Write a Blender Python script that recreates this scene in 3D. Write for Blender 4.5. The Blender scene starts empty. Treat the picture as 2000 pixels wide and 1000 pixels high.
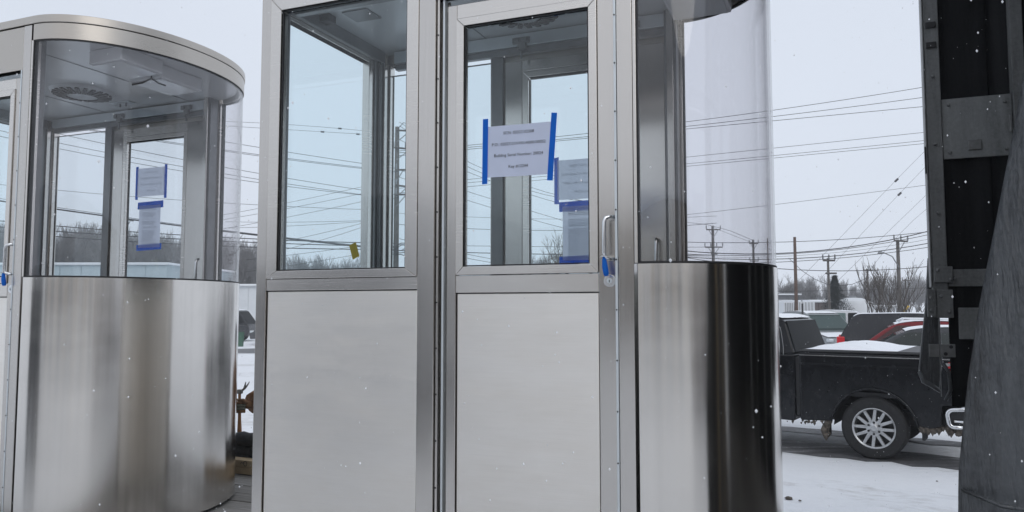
import bpy, bmesh, math, random
from mathutils import Vector, Matrix
R = math.radians
PI = math.pi
rnd = random.Random(7)
sc = bpy.context.scene
C = sc.collection

# ------------------------------------------------------------------ camera
EYE = 1.98                                   # lens height above the parking lot
FPX = 1500.0                                 # focal length in photo pixels (2000 wide)
PITCH = math.atan(102.0 / FPX)
cam_d = bpy.data.cameras.new('camera'); cam = bpy.data.objects.new('camera', cam_d); C.objects.link(cam)
cam_d.sensor_width = 36.0; cam_d.lens = 27.0; cam_d.clip_start = 0.05; cam_d.clip_end = 3000
cam.location = (0, 0, EYE); cam.rotation_euler = (PI / 2 + PITCH, 0, 0)
sc.camera = cam

# ------------------------------------------------------------------ world: flat overcast snow sky
world = bpy.data.worlds.new('World'); sc.world = world; world.use_nodes = True
wn = world.node_tree.nodes; wl = world.node_tree.links; wn.clear()
sky = wn.new('ShaderNodeTexSky'); sky.sky_type = 'NISHITA'; sky.sun_disc = False
sky.sun_elevation = R(38); sky.sun_rotation = R(200); sky.air_density = 1.0; sky.dust_density = 4.0; sky.ozone_density = 1.0
skm = wn.new('ShaderNodeVectorMath'); skm.operation = 'SCALE'; skm.inputs['Scale'].default_value = 0.07
ovc = wn.new('ShaderNodeMix'); ovc.data_type = 'RGBA'; ovc.inputs['Factor'].default_value = 0.90
ovc.inputs['B'].default_value = (0.775, 0.835, 0.94, 1)      # cloud deck
# faint lightness variation of the cloud deck, all round
wtc = wn.new('ShaderNodeTexCoord'); wno = wn.new('ShaderNodeTexNoise'); wno.inputs['Scale'].default_value = 2.2; wno.inputs['Detail'].default_value = 5
wmr = wn.new('ShaderNodeMapRange'); wmr.inputs['From Min'].default_value = 0.3; wmr.inputs['From Max'].default_value = 0.7; wmr.inputs['To Min'].default_value = 0.965; wmr.inputs['To Max'].default_value = 1.03
wvm = wn.new('ShaderNodeVectorMath'); wvm.operation = 'SCALE'; wvm.inputs[0].default_value = (0.775, 0.835, 0.94)
wl.new(wtc.outputs['Generated'], wno.inputs['Vector']); wl.new(wno.outputs['Fac'], wmr.inputs['Value']); wl.new(wmr.outputs['Result'], wvm.inputs['Scale']); wl.new(wvm.outputs['Vector'], ovc.inputs['B'])
bg = wn.new('ShaderNodeBackground'); bg.inputs['Strength'].default_value = 1.0
wo = wn.new('ShaderNodeOutputWorld')
wl.new(sky.outputs['Color'], skm.inputs[0]); wl.new(skm.outputs['Vector'], ovc.inputs['A'])
wl.new(ovc.outputs['Result'], bg.inputs['Color']); wl.new(bg.outputs['Background'], wo.inputs['Surface'])

sun_d = bpy.data.lights.new('sun', 'SUN'); sun = bpy.data.objects.new('sun', sun_d); C.objects.link(sun)
sun_d.energy = 0.6; sun_d.angle = R(40); sun_d.color = (1.0, 0.96, 0.9)
sun.rotation_euler = (R(52), 0, R(20)); sun.location = (0, 0, 30)

sc.view_settings.view_transform = 'Standard'; sc.view_settings.look = 'None'
sc.view_settings.exposure = 0.0; sc.view_settings.gamma = 1.0; sc.view_settings.use_curve_mapping = False
sc.cycles.max_bounces = 10; sc.cycles.transparent_max_bounces = 48
sc.cycles.diffuse_bounces = 4; sc.cycles.glossy_bounces = 6; sc.cycles.transmission_bounces = 8
sc.cycles.volume_bounces = 1
sc.cycles.caustics_reflective = False; sc.cycles.caustics_refractive = False
sc.cycles.use_denoising = True

# ------------------------------------------------------------------ place frame: the row of booths
ANG = math.atan2(0.379, 0.925)
U = Vector((math.cos(ANG), -math.sin(ANG), 0)); V = Vector((math.sin(ANG), math.cos(ANG), 0))
P0 = Vector((25 / 1500 * 3.05, 3.05, 0))
DECK = EYE - 1.25                            # trailer deck height
def W(u, v, zc): return P0 + U * u + V * v + Vector((0, 0, EYE + zc))
def at(px, py, Y):                           # the real point Y metres ahead that a survey sight line meets
    cx = (px - 1000) / FPX; cy = -(py - 500) / FPX
    d = Vector((cx, math.cos(PITCH) - cy * math.sin(PITCH), math.sin(PITCH) + cy * math.cos(PITCH)))
    return d * (Y / d.y) + Vector((0, 0, EYE))

# ------------------------------------------------------------------ materials
MATS = {}
def nmat(name):
    m = bpy.data.materials.new(name); m.use_nodes = True
    nt = m.node_tree; b = nt.nodes['Principled BSDF']
    MATS[name] = m
    return m, nt, b
def N(nt, t, **k):
    n = nt.nodes.new(t)
    for a, v in k.items():
        if a in ('op',): n.operation = v
        else: setattr(n, a, v)
    return n
def ramp(nt, stops):
    r = nt.nodes.new('ShaderNodeValToRGB')
    e = r.color_ramp.elements
    while len(e) < len(stops): e.new(0.5)
    for i, (p, c) in enumerate(stops):
        e[i].position = p; e[i].color = (c[0], c[1], c[2], 1) if not isinstance(c, (int, float)) else (c, c, c, 1)
    return r
def noise(nt, scale, detail=4, rough=0.55, vec=None, stretch=None, coord='Object'):
    n = nt.nodes.new('ShaderNodeTexNoise'); n.inputs['Scale'].default_value = scale
    n.inputs['Detail'].default_value = detail; n.inputs['Roughness'].default_value = rough
    tc = nt.nodes.new('ShaderNodeTexCoord')
    src = tc.outputs[coord]
    if stretch:
        mp = nt.nodes.new('ShaderNodeMapping'); mp.inputs['Scale'].default_value = stretch
        nt.links.new(src, mp.inputs['Vector']); src = mp.outputs['Vector']
    nt.links.new(src, n.inputs['Vector'])
    return n
def plain(name, col, rough=0.6, metal=0.0, var=0.12, nscale=6, bump=0.0, bscale=60, spec=0.5, coat=0):
    m, nt, b = nmat(name)
    n = noise(nt, nscale)
    lo = [c * (1 - var) for c in col]; hi = [min(1, c * (1 + var)) for c in col]
    r = ramp(nt, [(0.3, lo), (0.7, hi)])
    nt.links.new(n.outputs['Fac'], r.inputs['Fac']); nt.links.new(r.outputs['Color'], b.inputs['Base Color'])
    b.inputs['Roughness'].default_value = rough; b.inputs['Metallic'].default_value = metal
    b.inputs['Specular IOR Level'].default_value = spec
    if coat: b.inputs['Coat Weight'].default_value = coat; b.inputs['Coat Roughness'].default_value = 0.08
    if bump:
        n2 = noise(nt, bscale, 5)
        bp = nt.nodes.new('ShaderNodeBump'); bp.inputs['Strength'].default_value = bump; bp.inputs['Distance'].default_value = 0.01
        nt.links.new(n2.outputs['Fac'], bp.inputs['Height']); nt.links.new(bp.outputs['Normal'], b.inputs['Normal'])
    return m
def steel(name, col, rough, aniso, vertical_grain, smudge=0.12):
    """brushed stainless: fine grain in colour and roughness, big soft smudges, anisotropic highlight"""
    m, nt, b = nmat(name)
    streak = vertical_grain == 'streak'
    if streak: vertical_grain = False
    st = (90, 90, 1.2) if vertical_grain else (1.2, 1.2, 90)
    if streak: st = (9, 9, 0.12)
    g = noise(nt, 3.0, 3, 0.6, stretch=st)
    s = noise(nt, 2.2, 5, 0.6, stretch=(1, 1, 0.5) if vertical_grain else (0.6, 1, 1.6))
    add = N(nt, 'ShaderNodeMath', op='ADD'); 
    m1 = N(nt, 'ShaderNodeMath', op='MULTIPLY'); m1.inputs[1].default_value = 0.40
    m2 = N(nt, 'ShaderNodeMath', op='MULTIPLY'); m2.inputs[1].default_value = 0.55
    nt.links.new(g.outputs['Fac'], m1.inputs[0]); nt.links.new(s.outputs['Fac'], m2.inputs[0])
    nt.links.new(m1.outputs[0], add.inputs[0]); nt.links.new(m2.outputs[0], add.inputs[1])
    r = ramp(nt, [(0.32, [c * (1 - smudge) for c in col]), (0.68, [min(1, c * (1 + smudge)) for c in col])])
    nt.links.new(add.outputs[0], r.inputs['Fac']); nt.links.new(r.outputs['Color'], b.inputs['Base Color'])
    rr = N(nt, 'ShaderNodeMapRange'); rr.inputs['From Min'].default_value = 0.3; rr.inputs['From Max'].default_value = 0.7
    rr.inputs['To Min'].default_value = rough * 0.8; rr.inputs['To Max'].default_value = rough * 1.25
    nt.links.new(add.outputs[0], rr.inputs['Value']); nt.links.new(rr.outputs['Result'], b.inputs['Roughness'])
    b.inputs['Metallic'].default_value = 1.0
    b.inputs['Anisotropic'].default_value = aniso
    geo = N(nt, 'ShaderNodeNewGeometry')
    cr = N(nt, 'ShaderNodeVectorMath', op='CROSS_PRODUCT'); cr.inputs[1].default_value = (0, 0, 1)
    nt.links.new(geo.outputs['Normal'], cr.inputs[0]); nt.links.new(cr.outputs['Vector'], b.inputs['Tangent'])
    if not vertical_grain: b.inputs['Anisotropic Rotation'].default_value = 0.25
    # dried wipe marks and smears: locally rougher patches
    if name == 'stainless_panel':
        w1 = noise(nt, 1.7, 7, 0.62, stretch=(0.9, 1, 2.4)); w2 = noise(nt, 6, 6, 0.7, stretch=(0.5, 1, 2.0))
        q = N(nt, 'ShaderNodeMath', op='MULTIPLY'); nt.links.new(w1.outputs['Fac'], q.inputs[0]); nt.links.new(w2.outputs['Fac'], q.inputs[1])
        wr2 = ramp(nt, [(0.16, 0.0), (0.40, 1.0)]); nt.links.new(q.outputs[0], wr2.inputs['Fac'])
        mr2 = N(nt, 'ShaderNodeMapRange'); mr2.inputs['To Min'].default_value = rough * 0.92; mr2.inputs['To Max'].default_value = rough * 1.12
        nt.links.new(wr2.outputs['Color'], mr2.inputs['Value']); nt.links.new(mr2.outputs['Result'], b.inputs['Roughness'])
        mc = N(nt, 'ShaderNodeMix', data_type='RGBA'); mc.blend_type = 'MULTIPLY'; mc.inputs['B'].default_value = (0.95, 0.94, 0.925, 1)
        nt.links.new(wr2.outputs['Color'], mc.inputs['Factor']); nt.links.new(r.outputs['Color'], mc.inputs['A']); nt.links.new(mc.outputs['Result'], b.inputs['Base Color'])
    # gentle waviness of sheet metal
    w = noise(nt, 3.2, 2, 0.5)
    bp = nt.nodes.new('ShaderNodeBump'); bp.inputs['Strength'].default_value = 0.16; bp.inputs['Distance'].default_value = 0.006
    nt.links.new(w.outputs['Fac'], bp.inputs['Height']); nt.links.new(bp.outputs['Normal'], b.inputs['Normal'])
    return m
def glass(name, tint, refl=1.0, rough=0.0):
    m = bpy.data.materials.new(name); m.use_nodes = True; MATS[name] = m
    nt = m.node_tree; nt.nodes.clear()
    o = nt.nodes.new('ShaderNodeOutputMaterial'); t = nt.nodes.new('ShaderNodeBsdfTransparent'); g = nt.nodes.new('ShaderNodeBsdfGlossy')
    t.inputs['Color'].default_value = (*tint, 1); g.inputs['Roughness'].default_value = rough
    # Schlick reflectance from both faces of the sheet
    ge = N(nt, 'ShaderNodeNewGeometry'); dt = N(nt, 'ShaderNodeVectorMath', op='DOT_PRODUCT'); ab = N(nt, 'ShaderNodeMath', op='ABSOLUTE')
    nt.links.new(ge.outputs['Normal'], dt.inputs[0]); nt.links.new(ge.outputs['Incoming'], dt.inputs[1]); nt.links.new(dt.outputs['Value'], ab.inputs[0])
    om = N(nt, 'ShaderNodeMath', op='SUBTRACT'); om.inputs[0].default_value = 1.0; nt.links.new(ab.outputs[0], om.inputs[1])
    pw = N(nt, 'ShaderNodeMath', op='POWER'); pw.inputs[1].default_value = 5.0; nt.links.new(om.outputs[0], pw.inputs[0])
    mu = N(nt, 'ShaderNodeMath', op='MULTIPLY_ADD'); mu.inputs[1].default_value = 0.80 * refl; mu.inputs[2].default_value = 0.036 * refl
    mx = nt.nodes.new('ShaderNodeMixShader')
    nt.links.new(pw.outputs[0], mu.inputs[0]); nt.links.new(mu.outputs[0], mx.inputs['Fac'])
    nt.links.new(t.outputs[0], mx.inputs[1]); nt.links.new(g.outputs[0], mx.inputs[2])
    nt.links.new(mx.outputs[0], o.inputs['Surface'])
    return m
def paper(name, col, trans=0.35):
    m = bpy.data.materials.new(name); m.use_nodes = True; MATS[name] = m
    nt = m.node_tree; nt.nodes.clear()
    o = nt.nodes.new('ShaderNodeOutputMaterial'); d = nt.nodes.new('ShaderNodeBsdfDiffuse'); t = nt.nodes.new('ShaderNodeBsdfTranslucent')
    n = noise(nt, 14, 4); r = ramp(nt, [(0.3, [c * 0.95 for c in col]), (0.7, col)])
    nt.links.new(n.outputs['Fac'], r.inputs['Fac'])
    nt.links.new(r.outputs['Color'], d.inputs['Color']); nt.links.new(r.outputs['Color'], t.inputs['Color'])
    mx = nt.nodes.new('ShaderNodeMixShader'); mx.inputs['Fac'].default_value = trans
    nt.links.new(d.outputs[0], mx.inputs[1]); nt.links.new(t.outputs[0], mx.inputs[2]); nt.links.new(mx.outputs[0], o.inputs['Surface'])
    return m

M = {}
M['panel'] = steel('stainless_panel', (0.87, 0.835, 0.785), 0.40, 0.5, False, 0.05)
M['post'] = steel('stainless_post_vertical_grain', (0.58, 0.553, 0.522), 0.22, 0.6, True, 0.05)
M['rail'] = steel('stainless_rail_horizontal_grain', (0.68, 0.648, 0.61), 0.25, 0.6, False, 0.05)
M['curved'] = steel('stainless_curved_skin', (0.72, 0.69, 0.65), 0.19, 0.85, 'streak', 0.10)
M['fascia'] = steel('stainless_roof_fascia', (0.52, 0.485, 0.44), 0.32, 0.5, False, 0.05)
M['bright'] = plain('bright_polished_metal', (0.75, 0.76, 0.77), 0.22, 1.0, 0.05)
M['alu'] = plain('white_anodised_strip', (0.62, 0.66, 0.68), 0.4, 0.6, 0.05)
M['gasket'] = plain('black_rubber_gasket', (0.012, 0.012, 0.013), 0.55)
M['inner'] = plain('grey_painted_inner_frame', (0.20, 0.205, 0.21), 0.35, 0.4, 0.12, 8)
M['ceil'] = plain('white_laminate_ceiling', (0.60, 0.61, 0.62), 0.22, 0.0, 0.03, 2)
M['whitebox'] = plain('white_powder_coat', (0.66, 0.67, 0.68), 0.45, 0, 0.04)
M['ventw'] = plain('white_plastic_vent', (0.55, 0.56, 0.57), 0.5)
M['dark'] = plain('dark_plastic', (0.02, 0.02, 0.022), 0.5)
M['flatglass'] = glass('green_tinted_float_glass', (0.956, 0.988, 0.996), 1.0)
M['curveglass'] = glass('lavender_tinted_acrylic', (0.968, 0.964, 0.971), 1.15)
M['carglass'] = glass('tinted_car_glass', (0.42, 0.52, 0.50), 1.2)
M['privacy'] = plain('privacy_glass', (0.010, 0.011, 0.012), 0.10, 0, 0.02, spec=0.06); M['privacy'].node_tree.nodes['Principled BSDF'].inputs['IOR'].default_value = 1.14
M['paper'] = paper('white_copy_paper', (0.71, 0.76, 0.92), 0.35)
M['thinpaper'] = paper('thin_copy_paper', (0.80, 0.81, 0.92), 0.62)
M['tape'] = paper('blue_painters_tape', (0.035, 0.25, 0.80), 0.58)
M['ink'] = plain('printer_ink', (0.04, 0.04, 0.045), 0.8, var=0.02)
M['greyink'] = plain('fine_print_ink', (0.22, 0.22, 0.24), 0.8, var=0.02)
M['yellow'] = paper('yellow_sticker', (0.62, 0.46, 0.05), 0.3)
M['lumber'] = plain('raw_pine_lumber', (0.50, 0.38, 0.24), 0.75, 0, 0.18, 9, 0.3, 40)
M['blackcloth'] = plain('black_snow_dusted_tarp', (0.022, 0.022, 0.024), 0.8, 0, 0.5, 30, 0.6, 30)
M['glove'] = plain('tan_leather_glove', (0.22, 0.12, 0.06), 0.75, 0, 0.3, 25, 0.4, 60)
M['gloveback'] = plain('grey_green_glove_knit', (0.16, 0.16, 0.12), 0.85, 0, 0.3, 25, 0.4, 60)
M['jacket'] = plain('brown_duck_jacket', (0.22, 0.105, 0.045), 0.85, 0, 0.25, 20, 0.5, 50)
M['trousers'] = plain('dark_work_trousers', (0.03, 0.034, 0.045), 0.85, 0, 0.2, 20)
M['skin'] = plain('skin', (0.42, 0.25, 0.18), 0.55)
M['boot'] = plain('brown_boot', (0.09, 0.05, 0.03), 0.7)
M['hammer'] = plain('worn_hammer_steel', (0.22, 0.21, 0.20), 0.42, 0.9, 0.3, 40)
M['handle_wood'] = plain('hickory_handle', (0.36, 0.17, 0.07), 0.55, 0, 0.2, 20)

def planks_mat():
    m, nt, b = nmat('weathered_deck_plank')
    g = noise(nt, 5, 6, 0.65, stretch=(0.5, 14, 14)); 
    oi = N(nt, 'ShaderNodeObjectInfo')
    add = N(nt, 'ShaderNodeMath', op='ADD'); mm = N(nt, 'ShaderNodeMath', op='MULTIPLY'); mm.inputs[1].default_value = 0.3
    nt.links.new(oi.outputs['Random'], mm.inputs[0]); nt.links.new(g.outputs['Fac'], add.inputs[0]); nt.links.new(mm.outputs[0], add.inputs[1])
    r = ramp(nt, [(0.35, (0.07, 0.065, 0.06)), (0.65, (0.20, 0.19, 0.175)), (0.9, (0.34, 0.33, 0.32))])
    nt.links.new(add.outputs[0], r.inputs['Fac']); nt.links.new(r.outputs['Color'], b.inputs['Base Color'])
    b.inputs['Roughness'].default_value = 0.7
    bp = nt.nodes.new('ShaderNodeBump'); bp.inputs['Strength'].default_value = 0.5; bp.inputs['Distance'].default_value = 0.01
    nt.links.new(g.outputs['Fac'], bp.inputs['Height']); nt.links.new(bp.outputs['Normal'], b.inputs['Normal'])
    return m
M['plank'] = planks_mat()
def tarp_mat(name, lo, hi, rough, spec=0.12, crease=False):
    m, nt, b = nmat(name)
    a = noise(nt, 2.2, 7, 0.65, stretch=(3.2, 3.2, 0.45)); c = noise(nt, 60, 3, 0.6)
    mx = N(nt, 'ShaderNodeMath', op='MULTIPLY_ADD'); mx.inputs[1].default_value = 0.35
    nt.links.new(c.outputs['Fac'], mx.inputs[0]); nt.links.new(a.outputs['Fac'], mx.inputs[2])
    r = ramp(nt, [(0.45, lo), (0.62, [(l + h) / 2 for l, h in zip(lo, hi)]), (0.85, hi)])
    nt.links.new(mx.outputs[0], r.inputs['Fac']); nt.links.new(r.outputs['Color'], b.inputs['Base Color'])
    b.inputs['Roughness'].default_value = rough; b.inputs['Specular IOR Level'].default_value = spec
    bp = nt.nodes.new('ShaderNodeBump'); bp.inputs['Strength'].default_value = 0.45; bp.inputs['Distance'].default_value = 0.02
    if crease:
        cz = noise(nt, 3.0, 6, 0.62, stretch=(6.5, 3, 1.0)); bp.inputs['Strength'].default_value = 0.8; bp.inputs['Distance'].default_value = 0.045
        nt.links.new(cz.outputs['Fac'], bp.inputs['Height'])
    else: nt.links.new(a.outputs['Fac'], bp.inputs['Height'])
    nt.links.new(bp.outputs['Normal'], b.inputs['Normal'])
    return m
M['tarp'] = tarp_mat('dirty_charcoal_tarp', (0.020, 0.022, 0.025), (0.085, 0.092, 0.099), 0.28, 0.6, True)

M['tarpblack'] = tarp_mat('black_vinyl_tarp', (0.004, 0.004, 0.005), (0.012, 0.013, 0.015), 0.55)
M['frame'] = tarp_mat('scuffed_grey_steel_frame', (0.105, 0.110, 0.110), (0.24, 0.245, 0.245), 0.5, 0.3)
M['framepanel'] = tarp_mat('pale_scuffed_panel', (0.15, 0.157, 0.158), (0.30, 0.31, 0.31), 0.45, 0.3)
M['hinge'] = plain('galvanised_hinge', (0.22, 0.225, 0.225), 0.5, 0.5, 0.2, 20)

def snow_mat():
    m, nt, b = nmat('trodden_snow')
    a = noise(nt, 0.35, 8, 0.6, coord='Object'); d = noise(nt, 2.4, 8, 0.68, stretch=(1, 3.0, 1)); f = noise(nt, 9, 6, 0.7)
    r = ramp(nt, [(0.36, (0.52, 0.51, 0.50)), (0.50, (0.82, 0.835, 0.86)), (0.8, (0.88, 0.89, 0.91))])
    mx = N(nt, 'ShaderNodeMath', op='MULTIPLY_ADD'); mx.inputs[1].default_value = 0.45
    nt.links.new(d.outputs['Fac'], mx.inputs[0])
    m2 = N(nt, 'ShaderNodeMath', op='MULTIPLY'); m2.inputs[1].default_value = 0.62
    nt.links.new(a.outputs['Fac'], m2.inputs[0]); nt.links.new(m2.outputs[0], mx.inputs[2])
    nt.links.new(mx.outputs[0], r.inputs['Fac']); nt.links.new(r.outputs['Color'], b.inputs['Base Color'])
    b.inputs['Roughness'].default_value = 0.75
    bp = nt.nodes.new('ShaderNodeBump'); bp.inputs['Strength'].default_value = 0.6; bp.inputs['Distance'].default_value = 0.05
    s = N(nt, 'ShaderNodeMath', op='ADD'); nt.links.new(d.outputs['Fac'], s.inputs[0]); nt.links.new(f.outputs['Fac'], s.inputs[1])
    nt.links.new(s.outputs[0], bp.inputs['Height']); nt.links.new(bp.outputs['Normal'], b.inputs['Normal'])
    return m
M['snow'] = snow_mat()
M['softsnow'] = plain('fresh_snow', (0.86, 0.88, 0.91), 0.7, 0, 0.03, 5, 0.35, 20)
def slush_shade_mat():
    m, nt, b = nmat('grey_slush_and_shade')
    a = noise(nt, 1.6, 8, 0.7, stretch=(0.35, 2.4, 1)); f = noise(nt, 14, 5, 0.7)
    mx = N(nt, 'ShaderNodeMath', op='MULTIPLY_ADD'); mx.inputs[1].default_value = 0.3
    nt.links.new(f.outputs['Fac'], mx.inputs[0]); nt.links.new(a.outputs['Fac'], mx.inputs[2])
    r = ramp(nt, [(0.52, (0.045, 0.045, 0.048)), (0.70, (0.13, 0.13, 0.135)), (0.86, (0.50, 0.51, 0.53))])  # dark stops also put the shade under the pickup into the colour
    nt.links.new(mx.outputs[0], r.inputs['Fac']); nt.links.new(r.outputs['Color'], b.inputs['Base Color'])
    b.inputs['Roughness'].default_value = 0.55
    bp = nt.nodes.new('ShaderNodeBump'); bp.inputs['Strength'].default_value = 0.5; bp.inputs['Distance'].default_value = 0.03
    nt.links.new(mx.outputs[0], bp.inputs['Height']); nt.links.new(bp.outputs['Normal'], b.inputs['Normal'])
    return m
M['slush'] = slush_shade_mat()
def dirtysnow_mat():
    m, nt, b = nmat('packed_dirty_snow')
    a = noise(nt, 2.2, 9, 0.72, stretch=(0.5, 2.0, 1)); f = noise(nt, 22, 5, 0.7)
    mx = N(nt, 'ShaderNodeMath', op='MULTIPLY_ADD'); mx.inputs[1].default_value = 0.35
    nt.links.new(f.outputs['Fac'], mx.inputs[0]); nt.links.new(a.outputs['Fac'], mx.inputs[2])
    r = ramp(nt, [(0.48, (0.34, 0.32, 0.30)), (0.64, (0.66, 0.66, 0.67)), (0.78, (0.84, 0.85, 0.87))])
    nt.links.new(mx.outputs[0], r.inputs['Fac']); nt.links.new(r.outputs['Color'], b.inputs['Base Color'])
    b.inputs['Roughness'].default_value = 0.8
    bp = nt.nodes.new('ShaderNodeBump'); bp.inputs['Strength'].default_value = 0.8; bp.inputs['Distance'].default_value = 0.05
    nt.links.new(mx.outputs[0], bp.inputs['Height']); nt.links.new(bp.outputs['Normal'], b.inputs['Normal'])
    return m
M['dirtysnow'] = dirtysnow_mat()
def carpaint(name, col, dirt=(0.14, 0.14, 0.14), amount=0.5):
    m, nt, b = nmat(name)
    g = N(nt, 'ShaderNodeTexCoord'); sp = N(nt, 'ShaderNodeSeparateXYZ'); nt.links.new(g.outputs['Object'], sp.inputs[0])
    n = noise(nt, 5, 9, 0.72, stretch=(1, 1, 0.6)); n2 = noise(nt, 90, 3, 0.7)
    # road spray: dried salt, thicker low on the body where wheels throw it
    mr = N(nt, 'ShaderNodeMapRange'); mr.inputs['From Min'].default_value = 1.35; mr.inputs['From Max'].default_value = 0.45
    mr.inputs['To Min'].default_value = -0.12; mr.inputs['To Max'].default_value = 0.22
    nt.links.new(sp.outputs['Z'], mr.inputs['Value'])
    a1 = N(nt, 'ShaderNodeMath', op='ADD'); nt.links.new(mr.outputs['Result'], a1.inputs[0]); nt.links.new(n.outputs['Fac'], a1.inputs[1])
    a2 = N(nt, 'ShaderNodeMath', op='MULTIPLY_ADD'); a2.inputs[1].default_value = 0.3
    nt.links.new(n2.outputs['Fac'], a2.inputs[0]); nt.links.new(a1.outputs[0], a2.inputs[2])
    r = ramp(nt, [(0.55, 0.0), (0.95, amount)])
    nt.links.new(a2.outputs[0], r.inputs['Fac'])
    mx = N(nt, 'ShaderNodeMix', data_type='RGBA'); mx.inputs['A'].default_value = (*col, 1); mx.inputs['B'].default_value = (*dirt, 1)
    nt.links.new(r.outputs['Color'], mx.inputs['Factor']); nt.links.new(mx.outputs['Result'], b.inputs['Base Color']); b.inputs['Specular IOR Level'].default_value = 0.28
    rr = N(nt, 'ShaderNodeMapRange'); rr.inputs['To Min'].default_value = 0.12; rr.inputs['To Max'].default_value = 1.2
    nt.links.new(r.outputs['Color'], rr.inputs['Value']); nt.links.new(rr.outputs['Result'], b.inputs['Roughness'])
    return m
M['blackpaint'] = carpaint('black_truck_paint_with_salt', (0.004, 0.0045, 0.006), (0.055, 0.058, 0.064), 0.20)
M['vanpaint'] = carpaint('dark_grey_van_paint', (0.020, 0.021, 0.025), (0.12, 0.12, 0.125), 0.3)
M['redpaint'] = carpaint('red_car_paint', (0.20, 0.012, 0.018), (0.2, 0.16, 0.16), 0.25)
M['greypaint'] = carpaint('grey_car_paint', (0.055, 0.058, 0.065), (0.16, 0.16, 0.16), 0.3)
M['silverpaint'] = carpaint('silver_car_paint', (0.24, 0.26, 0.27), (0.3, 0.3, 0.3), 0.3)
M['whitepaint'] = carpaint('white_car_paint', (0.62, 0.63, 0.65), (0.35, 0.34, 0.33), 0.3)
M['tyre'] = plain('tyre_rubber', (0.017, 0.017, 0.018), 0.85, 0, 0.3, 30, 0.5, 60)
M['alloy'] = plain('salty_alloy', (0.52, 0.53, 0.54), 0.38, 0.75, 0.15, 18)
M['chrome'] = plain('chrome', (0.72, 0.73, 0.74), 0.16, 1.0, 0.06)
M['redlens'] = plain('red_lens', (0.55, 0.015, 0.02), 0.15)
M['mud'] = plain('frozen_brown_slush', (0.10, 0.085, 0.07), 0.85, 0, 0.5, 25, 1.0, 30)
M['polewood'] = plain('weathered_pole_wood', (0.10, 0.092, 0.085), 0.85, 0, 0.25, 6, 0.4, 30)
M['polebrown'] = plain('brown_pole_wood', (0.10, 0.065, 0.05), 0.85, 0, 0.25, 6, 0.4, 30)
M['wire'] = plain('power_cable', (0.035, 0.036, 0.04), 0.7)
M['galv'] = plain('galvanised_hardware', (0.25, 0.26, 0.27), 0.5, 0.5)
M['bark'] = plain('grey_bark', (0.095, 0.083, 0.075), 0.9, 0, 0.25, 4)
M['barkfar'] = plain('snow_and_haze_pale_bark', (0.17, 0.165, 0.165), 0.9, 0, 0.25, 4)  # paler for far trees: snow dust, with distance haze put into the colour
M['spruce'] = plain('spruce_needles', (0.013, 0.021, 0.017), 0.8, 0, 0.4, 3)
M['palewall'] = plain('pale_blue_metal_siding', (0.42, 0.50, 0.53), 0.55, 0.0, 0.05, 2)
M['whitewall'] = plain('white_siding', (0.66, 0.68, 0.70), 0.6, 0.0, 0.04, 2)
M['tanwall'] = plain('tan_siding', (0.34, 0.29, 0.23), 0.7)
M['brownwall'] = plain('brown_siding', (0.09, 0.07, 0.065), 0.7)
M['greywall'] = plain('dark_grey_siding', (0.10, 0.105, 0.115), 0.7)
M['flake'] = glass('snowflake', (1, 1, 1), 0.0)
_nt = M['flake'].node_tree
_g = [n for n in _nt.nodes if n.type == 'BSDF_GLOSSY'][0]; _mx = [n for n in _nt.nodes if n.type == 'MIX_SHADER'][0]
_d = _nt.nodes.new('ShaderNodeBsdfDiffuse'); _d.inputs['Color'].default_value = (0.92, 0.93, 0.95, 1)
for _l in list(_mx.inputs['Fac'].links): _nt.links.remove(_l)
_mx.inputs['Fac'].default_value = 0.6; _nt.links.new(_d.outputs[0], _mx.inputs[2])
M['yellowpipe'] = plain('yellow_guy_guard', (0.75, 0.50, 0.06), 0.5)
M['greenbin'] = plain('green_bin', (0.03, 0.10, 0.06), 0.5)

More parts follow.
